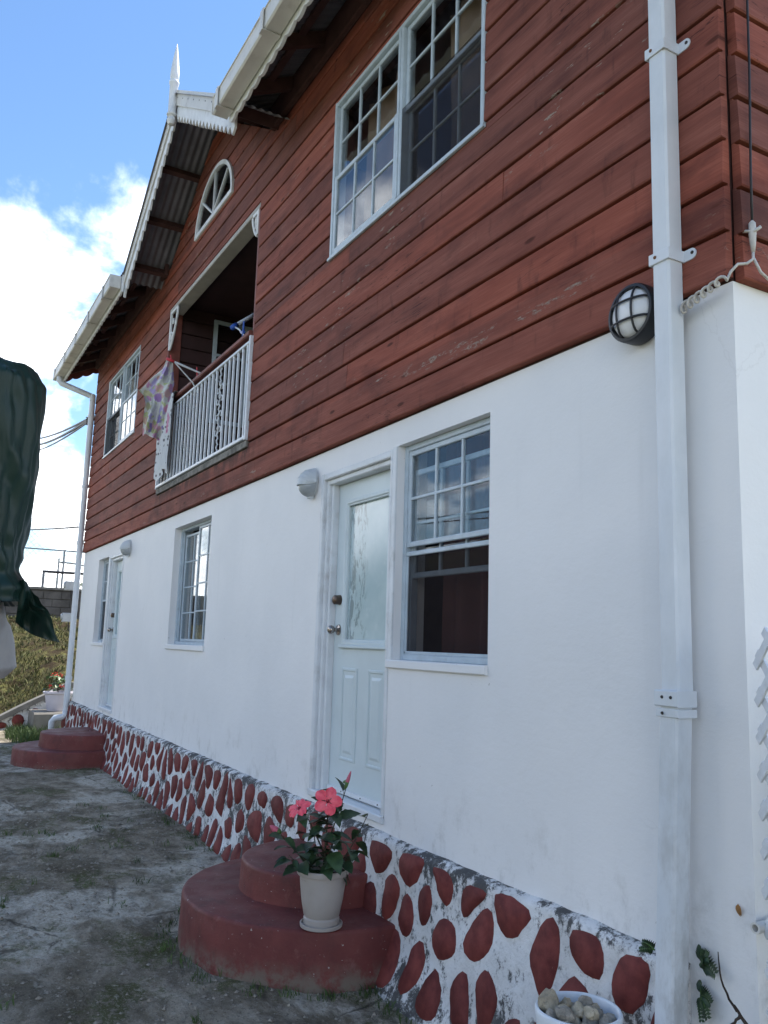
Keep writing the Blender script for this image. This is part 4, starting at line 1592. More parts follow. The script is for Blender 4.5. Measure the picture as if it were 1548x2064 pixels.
st = thing('entry_steps', (-4.7, -.1, 0), 'two rounded dark red concrete steps carrying the hibiscus pot below the near door', 'steps')
step_solid('lower_step', st, -4.70, -.12, .800, -.16, .20)
step_solid('upper_step', st, -4.70, -.12, .470, .19, .365)
st = thing('entry_steps', (-11.7, -.3, 0), 'two rounded dark red concrete steps below the far door, nothing standing on them', 'steps')
step_solid('lower_step', st, -11.72, -.33, .74, -.12, .195)
step_solid('upper_step', st, -11.70, -.22, .54, .185, .37)


# ------------------------------------------------------------------ wall lamps
def eyelid_lamp(x, z, label):
    t = thing('wall_lamp', (x, 0, z), label, 'lamp', 'hooded lamps above the doors')
    mb = MB()
    # back plate
    n = 20
    pl = [(x + .058 * math.cos(2 * math.pi * k / n), z + .105 * math.sin(2 * math.pi * k / n)) for k in range(n)]
    mb.add([(a, -.001, b) for a, b in pl] + [(x + (a - x) * .94, -.026, z + (b - z) * .94) for a, b in pl], [tuple(range(n)), tuple(range(2 * n - 1, n - 1, -1))] + [(k, (k + 1) % n, (k + 1) % n + n, k + n) for k in range(n)])
    mb.build('back_plate', 'lamp_body', t, True, angle=40)
    # hood: upper half shell
    mb = MB()

    def hood(u, v):
        a = math.pi * u
        e = v * math.pi / 2
        return (x - .085 * math.cos(a) * math.cos(e * .2) * (1 - .25 * v), -.026 - .105 * math.sin(e) * (.35 + .65 * math.sin(a)) , z - .010 + .105 * math.sin(a) * math.cos(e) - .02 * v)
    mb.grid(hood, 18, 10)
    mb.grid(lambda u, v: tuple(Vector(hood(u, v)) * .0 + Vector((x + (hood(u, v)[0] - x) * .93, hood(u, v)[1] * .93 - .002, z + (hood(u, v)[2] - z) * .93 - .004))), 18, 10)
    mb.build('hood', 'lamp_body', t, True, False)
    for q in (.3, .5, .7):
        MB().tube([Vector(hood(u / 18, q)) + Vector((0, -.0012, .0012)) for u in range(19)], .0022, 5).build('hood_rib', 'lamp_body', t, True)
    mb = MB()

    def lens(u, v):
        a = math.pi * u
        e = v * math.pi / 2
        return (x - .076 * math.cos(a) * (1 - .15 * v), -.024 - .092 * math.sin(e) * (.4 + .6 * math.sin(a)), z - .012 - .095 * math.sin(a) * math.cos(e) - .022 * v)
    mb.grid(lens, 18, 10)
    mb.build('lens', 'frosted_lens', t, True, False)
    MB().cbox(x - .020, x + .020, -.045, -.010, z - .118, z - .095, .004).build('latch', 'lamp_body', t)
    return t


eyelid_lamp(-5.315, 2.705, 'white hooded wall lamp left of the near door, close to the boards')
eyelid_lamp(-10.91, 2.720, 'small looking white hooded wall lamp above the far door')
# round caged bulkhead lamp by the near downpipe
bx, bz = -2.262, 2.900
bl = thing('bulkhead_lamp', (bx, 0, bz), 'round black caged bulkhead lamp beside the near downpipe', 'lamp')
RB = .116
mb = MB().lathe([(RB - .008, .0), (RB, .004), (RB, .066), (RB - .004, .074), (RB - .014, .076), (RB - .018, .066), (RB - .018, .055)], 40, (bx, -.004, bz), 'y')
mb.build('housing', 'black_plastic', bl, True, angle=35)
MB().lathe([(0, .102), (.035, .099), (.065, .090), (.088, .075), (.099, .056), (.099, .050)], 40, (bx, -.004, bz), 'y').build('glass_dome', 'bulkhead_glass', bl, True)


def dome_y(r):
    return -.004 - (.060 + .048 * math.sqrt(max(0, 1 - (r / .104) ** 2)))


for off in (-.038, .038):
    L = math.sqrt(.104 ** 2 - off ** 2)
    MB().tube([(bx + off, dome_y(math.hypot(off, s)), bz + s) for s in [L * (k / 8 - 1) for k in range(17)]], .0046, 6).build('guard_bar', 'black_plastic', bl, True)
    MB().tube([(bx + s, dome_y(math.hypot(off, s)) - .002, bz + off) for s in [L * (k / 8 - 1) for k in range(17)]], .0046, 6).build('guard_bar', 'black_plastic', bl, True)


# ------------------------------------------------------------------ plants
def leaf_mesh(L, W, fold=.25, droop=.3, teeth=.0, n=7):
    mb = MB()
    for i in range(n + 1):
        u = i / n
        wv = W * .5 * (math.sin(math.pi * min(1, u ** .72)) ** .85 if 0 < u < 1 else .02)
        if teeth and i % 2:
            wv *= 1 - teeth
        z = -droop * L * u * u
        mb.v += [(-wv, L * u, z + fold * wv), (0, L * u, z - .002), (wv, L * u, z + fold * wv)]
    for i in range(n):
        b = i * 3
        mb.f += [(b, b + 1, b + 4, b + 3), (b + 1, b + 2, b + 5, b + 4)]
    return mb


def orient(mb, org, d, nrm):
    d = Vector(d).normalized()
    nrm = Vector(nrm)
    x = d.cross(nrm)
    if x.length < 1e-4:
        x = d.orthogonal()
    x.normalize()
    z = x.cross(d)
    o = Vector(org)
    mb.v = [tuple(o + x * v[0] + d * v[1] + z * v[2]) for v in mb.v]
    return mb


RT = Vector((rt.x, rt.y, 0)).normalized()      # sideways as seen from the yard
FWD = Vector((fw.x, fw.y, 0)).normalized()
rp = random.Random(21)

hb = thing('potted_hibiscus', (-4.03, -.44, .20), 'coral-flowered hibiscus in a beige plastic pot on the near steps', 'potted plant')
PC = Vector((-4.03, -.44, .204))
MB().lathe([(.0, .0), (.098, .0), (.105, .004), (.107, .020), (.101, .022), (.096, .012), (0, .012)], 36, PC).build('saucer', 'pot_plastic', hb, True, angle=40)
MB().lathe([(.078, .013), (.088, .018), (.090, .045), (.083, .052), (.090, .060), (.104, .13), (.113, .20), (.117, .248), (.128, .250), (.131, .256), (.131, .274), (.127, .279), (.119, .277), (.115, .262), (.112, .20), (.10, .19)], 40, PC).build('pot', 'pot_plastic', hb, True, angle=32)
MB().lathe([(.114, .232), (.08, .242), (.04, .248), (0, .25)], 24, PC, wob=.05).build('soil', 'potting_soil', hb, True)
TOP = PC + Vector((0, 0, .245))
brs = []


def branch(a, b, c, r0, r1, name='stem'):
    p = []
    for i in range(9):
        t = i / 8
        p.append(a * (1 - t) ** 2 + b * 2 * t * (1 - t) + c * t * t)
    MB().tube(p, [r0 + (r1 - r0) * i / 8 for i in range(9)], 6).build(name, 'stem_wood', hb, True)
    brs.append(p)
    return p


def P(lat, dz, dep=0.0):
    return TOP + RT * lat + Vector((0, 0, dz)) + FWD * dep


branch(P(0, 0), P(.01, .16, -.02), P(.015, .40, .0), .007, .003)
branch(P(.01, .08), P(-.03, .18, -.03), P(-.12, .335, -.04), .005, .0025)
branch(P(-.01, 0), P(-.10, .06, -.02), P(-.25, .225, -.03), .005, .002)
branch(P(.02, 0), P(.11, .05, .01), P(.215, .29, .02), .005, .002)
branch(P(.01, .14), P(.06, .26), P(.105, .44, .02), .004, .002)
branch(P(-.02, 0), P(-.11, .04, -.05), P(-.17, .10, -.06), .004, .002)
branch(P(.02, 0), P(.09, .08, -.05), P(.14, .13, -.06), .004, .002)
branch(P(.0, .02), P(.03, .10, -.08), P(.05, .20, -.10), .004, .002)
branch(P(-.01, .05), P(-.06, .12, .05), P(-.06, .22, .08), .004, .002)
for bi, p in enumerate(brs):
    cnt = (19, 9, 9, 11, 8, 8, 9, 10, 9)[bi]
    for k in range(cnt):
        t = .22 + .78 * (k + rp.uniform(0, .8)) / cnt
        i = min(7, int(t * 8))
        org = p[i].lerp(p[i + 1], t * 8 - i)
        a = rp.uniform(0, 6.283)
        out = Vector((math.cos(a), math.sin(a), rp.uniform(-.75, .45)))
        out += (org - TOP) * 1.5 - FWD * .25
        L = rp.uniform(.068, .122) * (1.0 if t < .85 else .7)
        lm = leaf_mesh(L, L * rp.uniform(.58, .74), rp.uniform(.1, .4), rp.uniform(.1, .55), .14, 9)
        # petiole
        st0 = org + out.normalized() * .022
        MB().tube([org, org.lerp(st0, .5) + Vector((0, 0, .002)), st0], .0013, 4).build('petiole', 'stem_wood', hb)
        orient(lm, st0, out, Vector((rp.uniform(-.6, .6), rp.uniform(-.6, .6), 1)))
        lm.build('leaf', 'leaf_young' if (t > .88 and bi in (0, 2, 3, 4) and rp.random() < .7) else 'leaf_green', hb, True, False)


def hibiscus(c, d, R):
    d = Vector(d).normalized()
    fl = MB().lathe([(0, .0), (.010, -.002), (.011, .004), (.006, .012), (0, .016)], 12, (0, 0, 0))
    ux = d.orthogonal().normalized(); uy = d.cross(ux)
    fl.v = [tuple(c + ux * v[0] + uy * v[1] + d * (v[2] - .004)) for v in fl.v]
    f = fl.build('flower', 'flower_throat', hb, True)
    for k in range(5):
        a0 = 2 * math.pi * k / 5 + .3
        mb = MB()

        def pet(u, v):
            r = .10 * R + .90 * R * u
            half = .70 * math.sin(math.pi * min(.93, .18 + .62 * u)) ** 1.0
            a = a0 + (v - .5) * 2 * half * (.95 if u < .9 else .9)
            ruff = .06 * R * u * math.sin(v * 13 + k * 2) + .03 * R * mn.noise(Vector((u * 4, v * 5, k)))
            rr = r * (1 - .12 * (2 * v - 1) ** 2 * u)
            hgt = .30 * R * u ** .7 - .28 * R * u * u + ruff + .012 * R * (k % 2) + .03 * R * (v - .5)
            return tuple(c + (ux * math.cos(a) + uy * math.sin(a)) * rr + d * hgt)
        mb.grid(pet, 8, 10)
        mb.build('petal', 'petal_coral', f, True, False)
    MB().tube([c + d * .0, c + d * .02 + uy * .003, c + d * .045 + uy * .010], [.0022, .002, .003], 6).build('stamen', 'petal_coral', f, True)
    return f


cdir = (CAM - TOP).normalized()
hibiscus(P(.012, .362, -.05), cdir + Vector((0, 0, .25)) + RT * .05, .074)
hibiscus(P(-.128, .325, -.06), cdir * .55 + Vector((0, 0, .75)) - RT * .45, .064)
for (b, e, rr) in ((P(.098, .425, .01), P(.122, .505, .01), .010), (P(-.225, .20, -.03), P(-.275, .235, -.04), .017)):
    q = [b.lerp(e, i / 7) for i in range(8)]
    MB().tube(q, [.004, rr * .8, rr, rr, rr * .9, rr * .7, rr * .5, .001], 9).build('bud', 'petal_bud', hb, True)
    MB().tube([b - (e - b) * .15, b, b.lerp(e, .3)], [.003, rr * .9, rr * 1.05], 8).build('calyx', 'leaf_young', hb, True)

# planter of stones in the foreground
RC = Vector((-2.272, -.345, 0))
rp_ = thing('stone_planter', (RC.x, RC.y, -.09), 'round white painted planter filled with stones, in front of the plinth', 'planter')
MB().lathe([(.095, -.12), (.100, -.10), (.085, -.05), (.075, .0), (.085, .05), (.108, .14), (.128, .26), (.136, .36), (.138, .405), (.140, .415), (.141, .432), (.137, .441), (.131, .441), (.127, .434), (.122, .38), (.11, .30)], 44, RC, wob=.022).build('bowl', 'planter_white', rp_, True)
MB().lathe([(.121, .385), (.08, .39), (0, .395)], 24, RC, wob=.03).build('soil', 'mud', rp_, True)
rr_ = random.Random(8)


def rock(c, r, mat, label, group):
    bm = bmesh.new()
    bmesh.ops.create_icosphere(bm, subdivisions=2, radius=1.0)
    sx, sy, sz = rr_.uniform(.75, 1.4), rr_.uniform(.65, 1.1), rr_.uniform(.5, .9)
    o_ = Vector((rr_.uniform(0, 50), rr_.uniform(0, 50), 0))
    rz = Matrix.Rotation(rr_.uniform(0, 6.28), 3, 'Z') @ Matrix.Rotation(rr_.uniform(-.5, .5), 3, 'X')
    for v in bm.verts:
        k = 1 + .36 * mn.noise(v.co * 1.4 + o_) + .22 * mn.noise(v.co * 3.3 + o_)
        # flatten some sides for a broken look
        q = v.co * k
        for ax in ((.7, .3, .6), (-.6, .5, .3), (.1, -.8, .5)):
            nrm = Vector(ax).normalized()
            dd = q.dot(nrm)
            if dd > .68: q -= nrm * (dd - .68)
        v.co = c + rz @ Vector((q.x * sx * r, q.y * sy * r, q.z * sz * r))
    me = bpy.data.meshes.new('rock'); bm.to_mesh(me); bm.free()
    me.materials.append(MT[mat])
    o = bpy.data.objects.new('rock', me); COL.objects.link(o)
    return tag(o, label, 'rock', group)


spots = []
for k in range(400):
    a = rr_.uniform(0, 6.283); d = .118 * math.sqrt(rr_.random())
    r = rr_.uniform(.022, .042)
    x, y = RC.x + d * math.cos(a), RC.y + d * math.sin(a)
    if d + r * .7 > .124:
        continue
    if all(math.hypot(x - q[0], y - q[1]) > (r + q[2]) * .72 for q in spots):
        spots.append((x, y, r))
for x, y, r in spots:
    pale = rr_.random() < .55
    rock(Vector((x, y, .400 + r * rr_.uniform(.35, .85))), r, 'rock_pale' if pale else 'rock_grey',
         'pale yellowish broken stone lying in the white planter' if pale else 'grey broken stone lying in the white planter',
         'pale stones in the planter' if pale else 'grey stones in the planter')
for k in range(9):
    a = rr_.uniform(0, 6.283); d = .085 * math.sqrt(rr_.random())
    pale = k % 3 != 0
    rock(Vector((RC.x + d * math.cos(a), RC.y + d * math.sin(a), .436 + rr_.uniform(0, .014))), rr_.uniform(.020, .034), 'rock_pale' if pale else 'rock_grey',
         'pale yellowish broken stone lying in the white planter' if pale else 'grey broken stone lying in the white planter',
         'pale stones in the planter' if pale else 'grey stones in the planter')
rock(Vector((RC.x - .075, RC.y - .062, .445)), .045, 'rock_pale', 'largest pale stone, at the left rim of the white planter', None)

# far flower pot on a low concrete pad
tag(MB().cbox(-15.72, -15.02, -.42, .45, -.25, .33, .03).build('concrete_pad', 'kerb_concrete'), 'low concrete pad under the far flower pot', 'pad')
fp = thing('flower_pot', (-15.35, -.03, .33), 'pale lilac pot with small red flowers standing past the far house corner', 'potted plant')
FC = Vector((-15.35, -.03, .333))
MB().lathe([(.15, 0), (.155, .01), (.165, .03), (.185, .16), (.205, .27), (.235, .285), (.240, .30), (.238, .315), (.21, .315), (.20, .29), (.18, .25)], 30, FC).build('pot', 'pot_lilac', fp, True, angle=35)
MB().lathe([(.20, .27), (.1, .285), (0, .29)], 16, FC).build('soil', 'potting_soil', fp)
for k in range(70):
    a = rp.uniform(0, 6.283); d = rp.uniform(0, .19); h = rp.uniform(.02, .28)
    org = FC + Vector((d * math.cos(a), d * math.sin(a), .29 + h))
    lm = leaf_mesh(rp.uniform(.06, .10), rp.uniform(.05, .08), .2, .3, 0, 5)
    orient(lm, org, Vector((math.cos(a), math.sin(a), rp.uniform(-.4, .6))), Vector((rp.uniform(-.5, .5), rp.uniform(-.5, .5), 1)))
    lm.build('leaf', 'leaf_far', fp, True, False)
for k in range(6):
    a = rp.uniform(0, 6.283); d = rp.uniform(.02, .12)
    MB().tube([FC + Vector((0, 0, .28)), FC + Vector((d * math.cos(a) * .6, d * math.sin(a) * .6, .42)), FC + Vector((d * math.cos(a), d * math.sin(a), .55))], .004, 5).build('stem', 'stem_wood', fp)
for (la, dz) in ((-.02, .33), (.06, .30), (-.08, .10), (.13, .10), (-.05, .31), (.10, .13)):
    c = FC + RT * la + Vector((0, 0, .29 + dz)) - FWD * .14
    mb = MB()
    for q in range(7):
        v = Vector((rp.uniform(-1, 1), rp.uniform(-1, 1), rp.uniform(-.6, .6))) * .025
        lm = leaf_mesh(.035, .035, .3, .2, 0, 3)
        orient(lm, c + v, v + Vector((0, 0, .01)) - FWD * .02, Vector((rp.uniform(-1, 1), 0, 1)))
        mb.add(lm.v, lm.f)
    mb.build('flower', 'petal_red', fp, False, False)


# ferns growing at the near corner, behind the downpipe
def fern(base, dirs, label):
    t = thing('fern', base, label, 'fern', None)
    b = Vector(base)
    for d, L in dirs:
        d = Vector(d).normalized()
        p = []
        for i in range(9):
            u = i / 8
            p.append(b + d * L * u + Vector((0, 0, -.30 * L * u * u)))
        fr = MB().tube(p, [.0025 - .0018 * i / 8 for i in range(9)], 5).build('frond', 'leaf_young', t, True)
        for i in range(1, 9):
            for sg in (-1, 1):
                tdir = (p[i] - p[i - 1]).normalized()
                sd = tdir.cross(Vector((0, -1, .3))).normalized() * sg
                lm = leaf_mesh(.060 * (1.15 - .075 * i) * L / .15, .011, .1, .2, .2, 4)
                orient(lm, p[i], sd + tdir * .5, Vector((0, -1, .4)))
                lm.build('leaflet', 'leaf_green', fr, True, False)


fern((-2.055, -.012, .60), [((.22, -.25, 1.0), .075), ((.55, -.3, .7), .085), ((.75, -.3, .25), .09), ((.3, -.35, .3), .06)], 'small fern growing from the white wall just right of the downpipe, upper one')
fern((-2.060, -.012, .50), [((.3, -.3, .8), .07), ((.7, -.35, .3), .075), ((.6, -.4, -.2), .07), ((.35, -.4, -.5), .06)], 'small dark fern low on the white wall right of the downpipe, lower one')
fern((-2.16, -.11, .62), [((-.5, -.3, .5), .05), ((-.7, -.3, .1), .05)], 'tiny fern left of the downpipe above the last big red stone')

# dead branches at the corner
db = thing('dead_branch', (-1.84, -.10, 0), 'dry grey forked branches standing against the near house corner', 'branch')
for a, b, c, r in (((-1.74, -.07, -.10), (-1.76, -.09, .30), (-1.735, -.05, .60), .034), ((-1.75, -.07, .42), (-1.80, -.10, .50), (-1.85, -.11, .56), .016),
                   ((-1.84, -.11, .545), (-1.90, -.12, .60), (-1.915, -.10, .69), .007), ((-1.83, -.11, .54), (-1.85, -.12, .50), (-1.905, -.12, .47), .008),
                   ((-1.735, -.05, .56), (-1.70, -.06, .66), (-1.735, -.04, .80), .015)):
    a, b, c = Vector(a), Vector(b), Vector(c)
    p = [a * (1 - t) ** 2 + b * 2 * t * (1 - t) + c * t * t + Vector((.006 * mn.noise(Vector((t * 7, r * 99, 0))), 0, 0)) for t in [i / 9 for i in range(10)]]
    MB().tube(p, [.62 * r * (1 - .07 * i) for i in range(10)], 7).build('twig', 'dead_wood', db, True)
lm = leaf_mesh(.042, .018, .5, .3, 0, 6)
orient(lm, (-1.905, -.010, .822), (.1, 0, -1), (.3, -1, 0))
tag(lm.build('dry_leaf', 'dry_leaf', None, True, False), 'single dry orange leaf stuck on the white wall by the near corner', 'leaf')
tag(MB().lathe([(.011, .0), (.011, .045), (.017, .045), (.017, -.10), (.011, -.10)], 16, (-1.815, -.005, .780), 'y').build('drain_pipe_end', 'gutter_white', None, True, angle=40), 'short open white pipe end sticking out by the near house corner', 'pipe')

# lattice panel by the corner
LO = Vector((-1.802, -.02, 0)); LD = Vector((.90, -.43, 0)).normalized()
LN = Vector((-LD.y, LD.x, 0))
lt = thing('lattice_panel', (-1.765, -.02, -.09), 'white diagonal lattice panel at the right edge by the house corner', 'lattice')
Wd, Hg, zb = .92, 1.76, -.08


def lat(s, z, off):
    return LO + LD * s + LN * off + Vector((0, 0, z))


for layer, sgn in ((0, 1), (1, -1)):
    s0 = -Hg
    while s0 < Wd + Hg:
        # line s = s0 + sgn*t, z = zb + t
        pts_ = []
        t0, t1 = 0.0, Hg
        if sgn > 0:
            t0 = max(t0, -s0); t1 = min(t1, Wd - s0)
        else:
            t0 = max(t0, s0 - Wd); t1 = min(t1, s0)
        if t1 - t0 > .06:
            MB().bar(lat(s0 + sgn * t0, zb + t0, layer * .008), lat(s0 + sgn * t1, zb + t1, layer * .008), .030, .007, LN).build('slat', 'lattice_paint', lt)
        s0 += .115
MB().bar(lat(Wd, zb, .004), lat(Wd, zb + Hg, .004), .030, .026, LN).build('frame_bar', 'lattice_paint', lt)

sh = thing('shrub', (-1.42, .42, -.1), 'leafy green shrub behind the white lattice beside the end wall', 'shrub')
for k in range(7):
    a = k * .9
    MB().tube([(-1.42, .42, -.15), (-1.42 + .10 * math.cos(a), .42 + .12 * math.sin(a), .6), (-1.42 + .20 * math.cos(a), .42 + .28 * math.sin(a), 1.15 + .06 * k)], [.016, .011, .004], 6).build('stem', 'stem_wood', sh, True)
mb = MB()
for k in range(1500):
    a = rp.uniform(0, 6.283); q = rp.random() ** .5; h = rp.uniform(.12, 1.62)
    rr0 = (.30 if h < 1.2 else .30 * (1.68 - h) / .48) * q
    org = Vector((-1.42 + rr0 * math.cos(a), .42 + 1.35 * rr0 * math.sin(a), h + .05 * mn.noise(Vector((a, h * 3, 0)))))
    lm = leaf_mesh(rp.uniform(.045, .08), rp.uniform(.02, .034), .2, .4, 0, 3)
    orient(lm, org, Vector((math.cos(a), math.sin(a), rp.uniform(-.6, .6))), Vector((rp.uniform(-.6, .6), rp.uniform(-.6, .6), 1)))
    mb.add(lm.v, lm.f)
cr_ = mb.build('crown', 'leaf_far', sh, True, False)
cr_['kind'] = 'stuff'

# cables at the near corner
p = [(-1.808, .10, 5.9), (-1.802, .085, 4.9), (-1.803, .078, 4.2), (-1.802, .070, 3.7), (-1.803, .056, 3.3), (-1.800, .048, 3.08)]
ck = thing('cable', (-1.81, .06, 3.05), 'thin black cable running down the boarded end wall to a white connector', 'cable')
MB().tube(p, .0045, 6).build('wire', 'black_cable', ck, True)
MB().lathe([(.004, 3.11), (.012, 3.10), (.013, 3.06), (.010, 3.02), (.006, 2.99)], 10, (-1.800, .048, 0)).build('connector', 'white_cable', ck, True)
MB().tube([(-1.825, .03, 3.075), (-1.79, .045, 3.065), (-1.775, .06, 3.08)], .006, 6).build('clip', 'white_cable', ck, True)
p = [Vector((-1.800, .048, 3.0)), Vector((-1.798, .044, 2.965)), Vector((-1.806, .02, 2.945)), Vector((-1.812, -.02, 2.935)), Vector((-1.822, -.045, 2.905)), Vector((-1.835, -.052, 2.875))]
a, b = Vector((-1.840, -.050, 2.880)), Vector((-2.032, -.036, 2.835))
nT = 78
for i in range(nT + 1):
    u = i / nT
    c = a.lerp(b, u)
    th = u * 2 * math.pi * 6.2
    R_ = .019 * (.6 + .4 * u)
    p.append(c + Vector((0, -.012 - R_ * .75 * (1 - math.cos(th)) * .6, R_ * math.sin(th))) + Vector((.010 * math.cos(th), 0, 0)))
ck = thing('coiled_cable', (-1.95, -.03, 2.84), 'white coiled cable looping over the top of the white wall at the near corner', 'cable')
MB().tube(p, .0052, 7).build('coil', 'white_cable', ck, True)
MB().tube([(-1.798, .044, 2.97), (-1.79, .07, 2.92), (-1.79, .12, 2.90), (-1.79, .2, 2.93), (-1.795, .4, 2.99)], .0052, 7).build('tail', 'white_cable', ck, True)


# ------------------------------------------------------------------ things on the balcony
rk = thing('drying_rack', (-8.3, -.06, 4.26), 'white drying rack arm with red plastic ends holding the floral cloth', 'drying rack')
tip = Vector((-8.26, -.34, 4.385)); root = Vector((-8.27, .02, 4.30))
mb = MB().tube([tip, root, Vector((-8.28, .28, 4.24))], .011, 8)
mb.build('arm', 'tube_white', rk, True)
MB().tube([tip - Vector((0, .03, -.006)), tip + Vector((0, .05, -.012))], .017, 8).build('end_cap', 'plastic_red', rk, True)
MB().tube([tip + Vector((0, .02, .0)), tip + Vector((0, .01, .05))], .006, 6).build('hook', 'plastic_red', rk)
MB().tube([tip + Vector((0, .06, -.02)), Vector((-8.27, -.08, 4.19)), Vector((-8.27, -.03, 4.10))], .007, 6).build('brace', 'tube_white', rk)
MB().tube([Vector((-8.27, -.04, 4.27)), Vector((-8.268, -.05, 4.36))], .006, 6).build('hook', 'plastic_red', rk)

rk = thing('drying_rack', (-7.2, .1, 4.26), 'white drying rack arm with blue plastic ends above the near end of the handrail', 'drying rack')
a, b = Vector((-7.29, .0, 4.495)), Vector((-7.72, .42, 4.90))
MB().tube([a, b], .020, 8).build('arm', 'tube_white', rk, True)
MB().tube([a - (b - a) * .06, a + (b - a) * .08], .026, 8).build('end_cap', 'plastic_blue', rk, True)
MB().tube([a, Vector((-7.10, -.01, 4.40)), Vector((-6.95, -.02, 4.30))], .008, 6).build('brace', 'tube_white', rk, True)
MB().tube([Vector((-6.97, -.02, 4.262)), Vector((-6.95, -.025, 4.43))], .010, 6).build('hook', 'plastic_blue', rk)
MB().tube([Vector((-6.95, -.02, 4.33)), Vector((-7.05, -.01, 4.36))], .014, 6).build('clamp', 'plastic_blue', rk)


def lerp_tab(tab, v):
    for (a, x), (b, y) in zip(tab, tab[1:]):
        if a <= v <= b:
            return x + (y - x) * (v - a) / (b - a)
    return tab[-1][1]


EDIR = Vector((.40, .92, 0)).normalized()


def cloth1(u, v):
    l = lerp_tab([(0, -.03), (.12, -.07), (.30, -.19), (.45, -.275), (.52, -.22), (.6, -.20), (1, -.225)], v)
    r = lerp_tab([(0, .03), (.3, .055), (.6, .015), (1, -.045)], v)
    s = l + (r - l) * u
    fold = .045 * math.sin(u * 15 + v * 4) * (.3 + .7 * v) + .030 * math.sin(u * 6 - v * 7) + .03 * mn.noise(Vector((u * 5, v * 6, 2)))
    zz = 4.395 - .84 * v + .05 * (1 - u) * v + .02 * mn.noise(Vector((u * 4, v * 3, 8)))
    base = Vector((-8.28, -.33, 0)) + EDIR * s
    nrm = Vector((EDIR.y, -EDIR.x, 0))
    return tuple(base + nrm * fold + Vector((0, 0, zz)))


mb = MB().grid(cloth1, 40, 60)
c1 = mb.build('hanging_cloth', 'floral_cloth', None, True, False)
tag(c1, 'purple and green floral cloth hanging off the far end of the balcony rail', 'cloth')


def cloth2(u, v):
    x = -9.42 + .50 * u + .05 * v * (u - .5)
    y = -.098 - .016 * math.sin(u * 19 + v * 2) - .02 * v * mn.noise(Vector((u * 5, v * 3, 0))) - .01 * v
    return (x, y, 4.268 - (.90 + .05 * math.sin(u * 7)) * v)


mb = MB().grid(cloth2, 34, 30)
mb.grid(lambda u, v: (cloth2(u, 0)[0], -.098 - .016 * math.sin(u * 19) + .17 * v, 4.268 + .004 * math.sin(v * 3.14)), 34, 4)
tag(mb.build('hanging_cloth', 'pale_print_cloth', None, True, False), 'pale printed cloth draped over the balcony rail behind the floral one', 'cloth')
ch = thing('plastic_chair', (-7.15, .75, 3.272), 'white plastic chair on the balcony behind the railing', 'chair')
for dx in (-.20, .20):
    for dy in (-.19, .19):
        MB().bar((-7.15 + dx, .62 + dy, 3.273), (-7.15 + dx * .85, .62 + dy * .85, 3.70), .04, .04).build('leg', 'chair_white', ch)
MB().cbox(-7.37, -6.93, .41, .83, 3.70, 3.73, .012).build('seat', 'chair_white', ch)
for k in range(4):
    MB().cbox(-7.33 + k * .105, -7.26 + k * .105, .83, .85, 3.735, 4.10, .006).build('back_slat', 'chair_white', ch)
MB().cbox(-7.36, -6.94, .825, .855, 4.10, 4.16, .01).build('back_rail', 'chair_white', ch)


# ------------------------------------------------------------------ curtains
def curtain(x0, x1, z0, z1, y, mat, label, amp=.03, n=None):
    L = x1 - x0
    k = (n or L * 26)
    sd = random.uniform(0, 30)

    def fn(u, v):
        x = x0 + L * u
        return (x, y + amp * math.sin(u * k + 1.2 * mn.noise(Vector((u * 4 + sd, v, 0)))) * (.75 + .4 * (1 - v)) + .01 * mn.noise(Vector((u * 9, v * 3, sd))), z0 + (z1 - z0) * v)
    o = MB().grid(fn, int(60 + L * 60), 8).build('curtain', mat, None, True, False)
    tag(o, label, 'curtain')
    return o


curtain(-5.05, -4.55, 4.2, 5.52, .20, 'curtain_brown', 'brown curtain behind the left half of the large near upper window')
curtain(-4.0, -3.35, 4.2, 5.52, .20, 'curtain_brown', 'brown curtain behind the right half of the large near upper window')
curtain(-12.95, -12.3, 4.2, 5.5, .20, 'curtain_pale', 'pale curtain behind the left of the far upper window')
curtain(-11.7, -11.1, 4.2, 5.5, .20, 'curtain_pale', 'pale curtain behind the right of the far upper window')
curtain(-4.02, -3.20, 1.45, 2.8, .24, 'curtain_wine', 'dark wine curtain behind the lower window with the raised sash', .035)
curtain(-8.85, -8.25, 1.45, 2.8, .27, 'curtain_pale', 'pale curtain behind the left sash of the middle lower window')
curtain(-8.1, -7.6, 1.45, 2.8, .27, 'curtain_brown', 'brown curtain behind the right sash of the middle lower window')

# ------------------------------------------------------------------ tarpaulin bundle at the left
tp = thing('tarp_bundle', (-2.55, -2.58, 0), 'dark green tarpaulin wrapped over a raised bundle, close at the left edge', 'tarpaulin')
TCx, TCy = -2.60, -2.56


def superpt(a, ax, ay, e=.50):
    c, s = math.cos(a), math.sin(a)
    return (math.copysign(abs(c) ** e, c) * ax, math.copysign(abs(s) ** e, s) * ay)


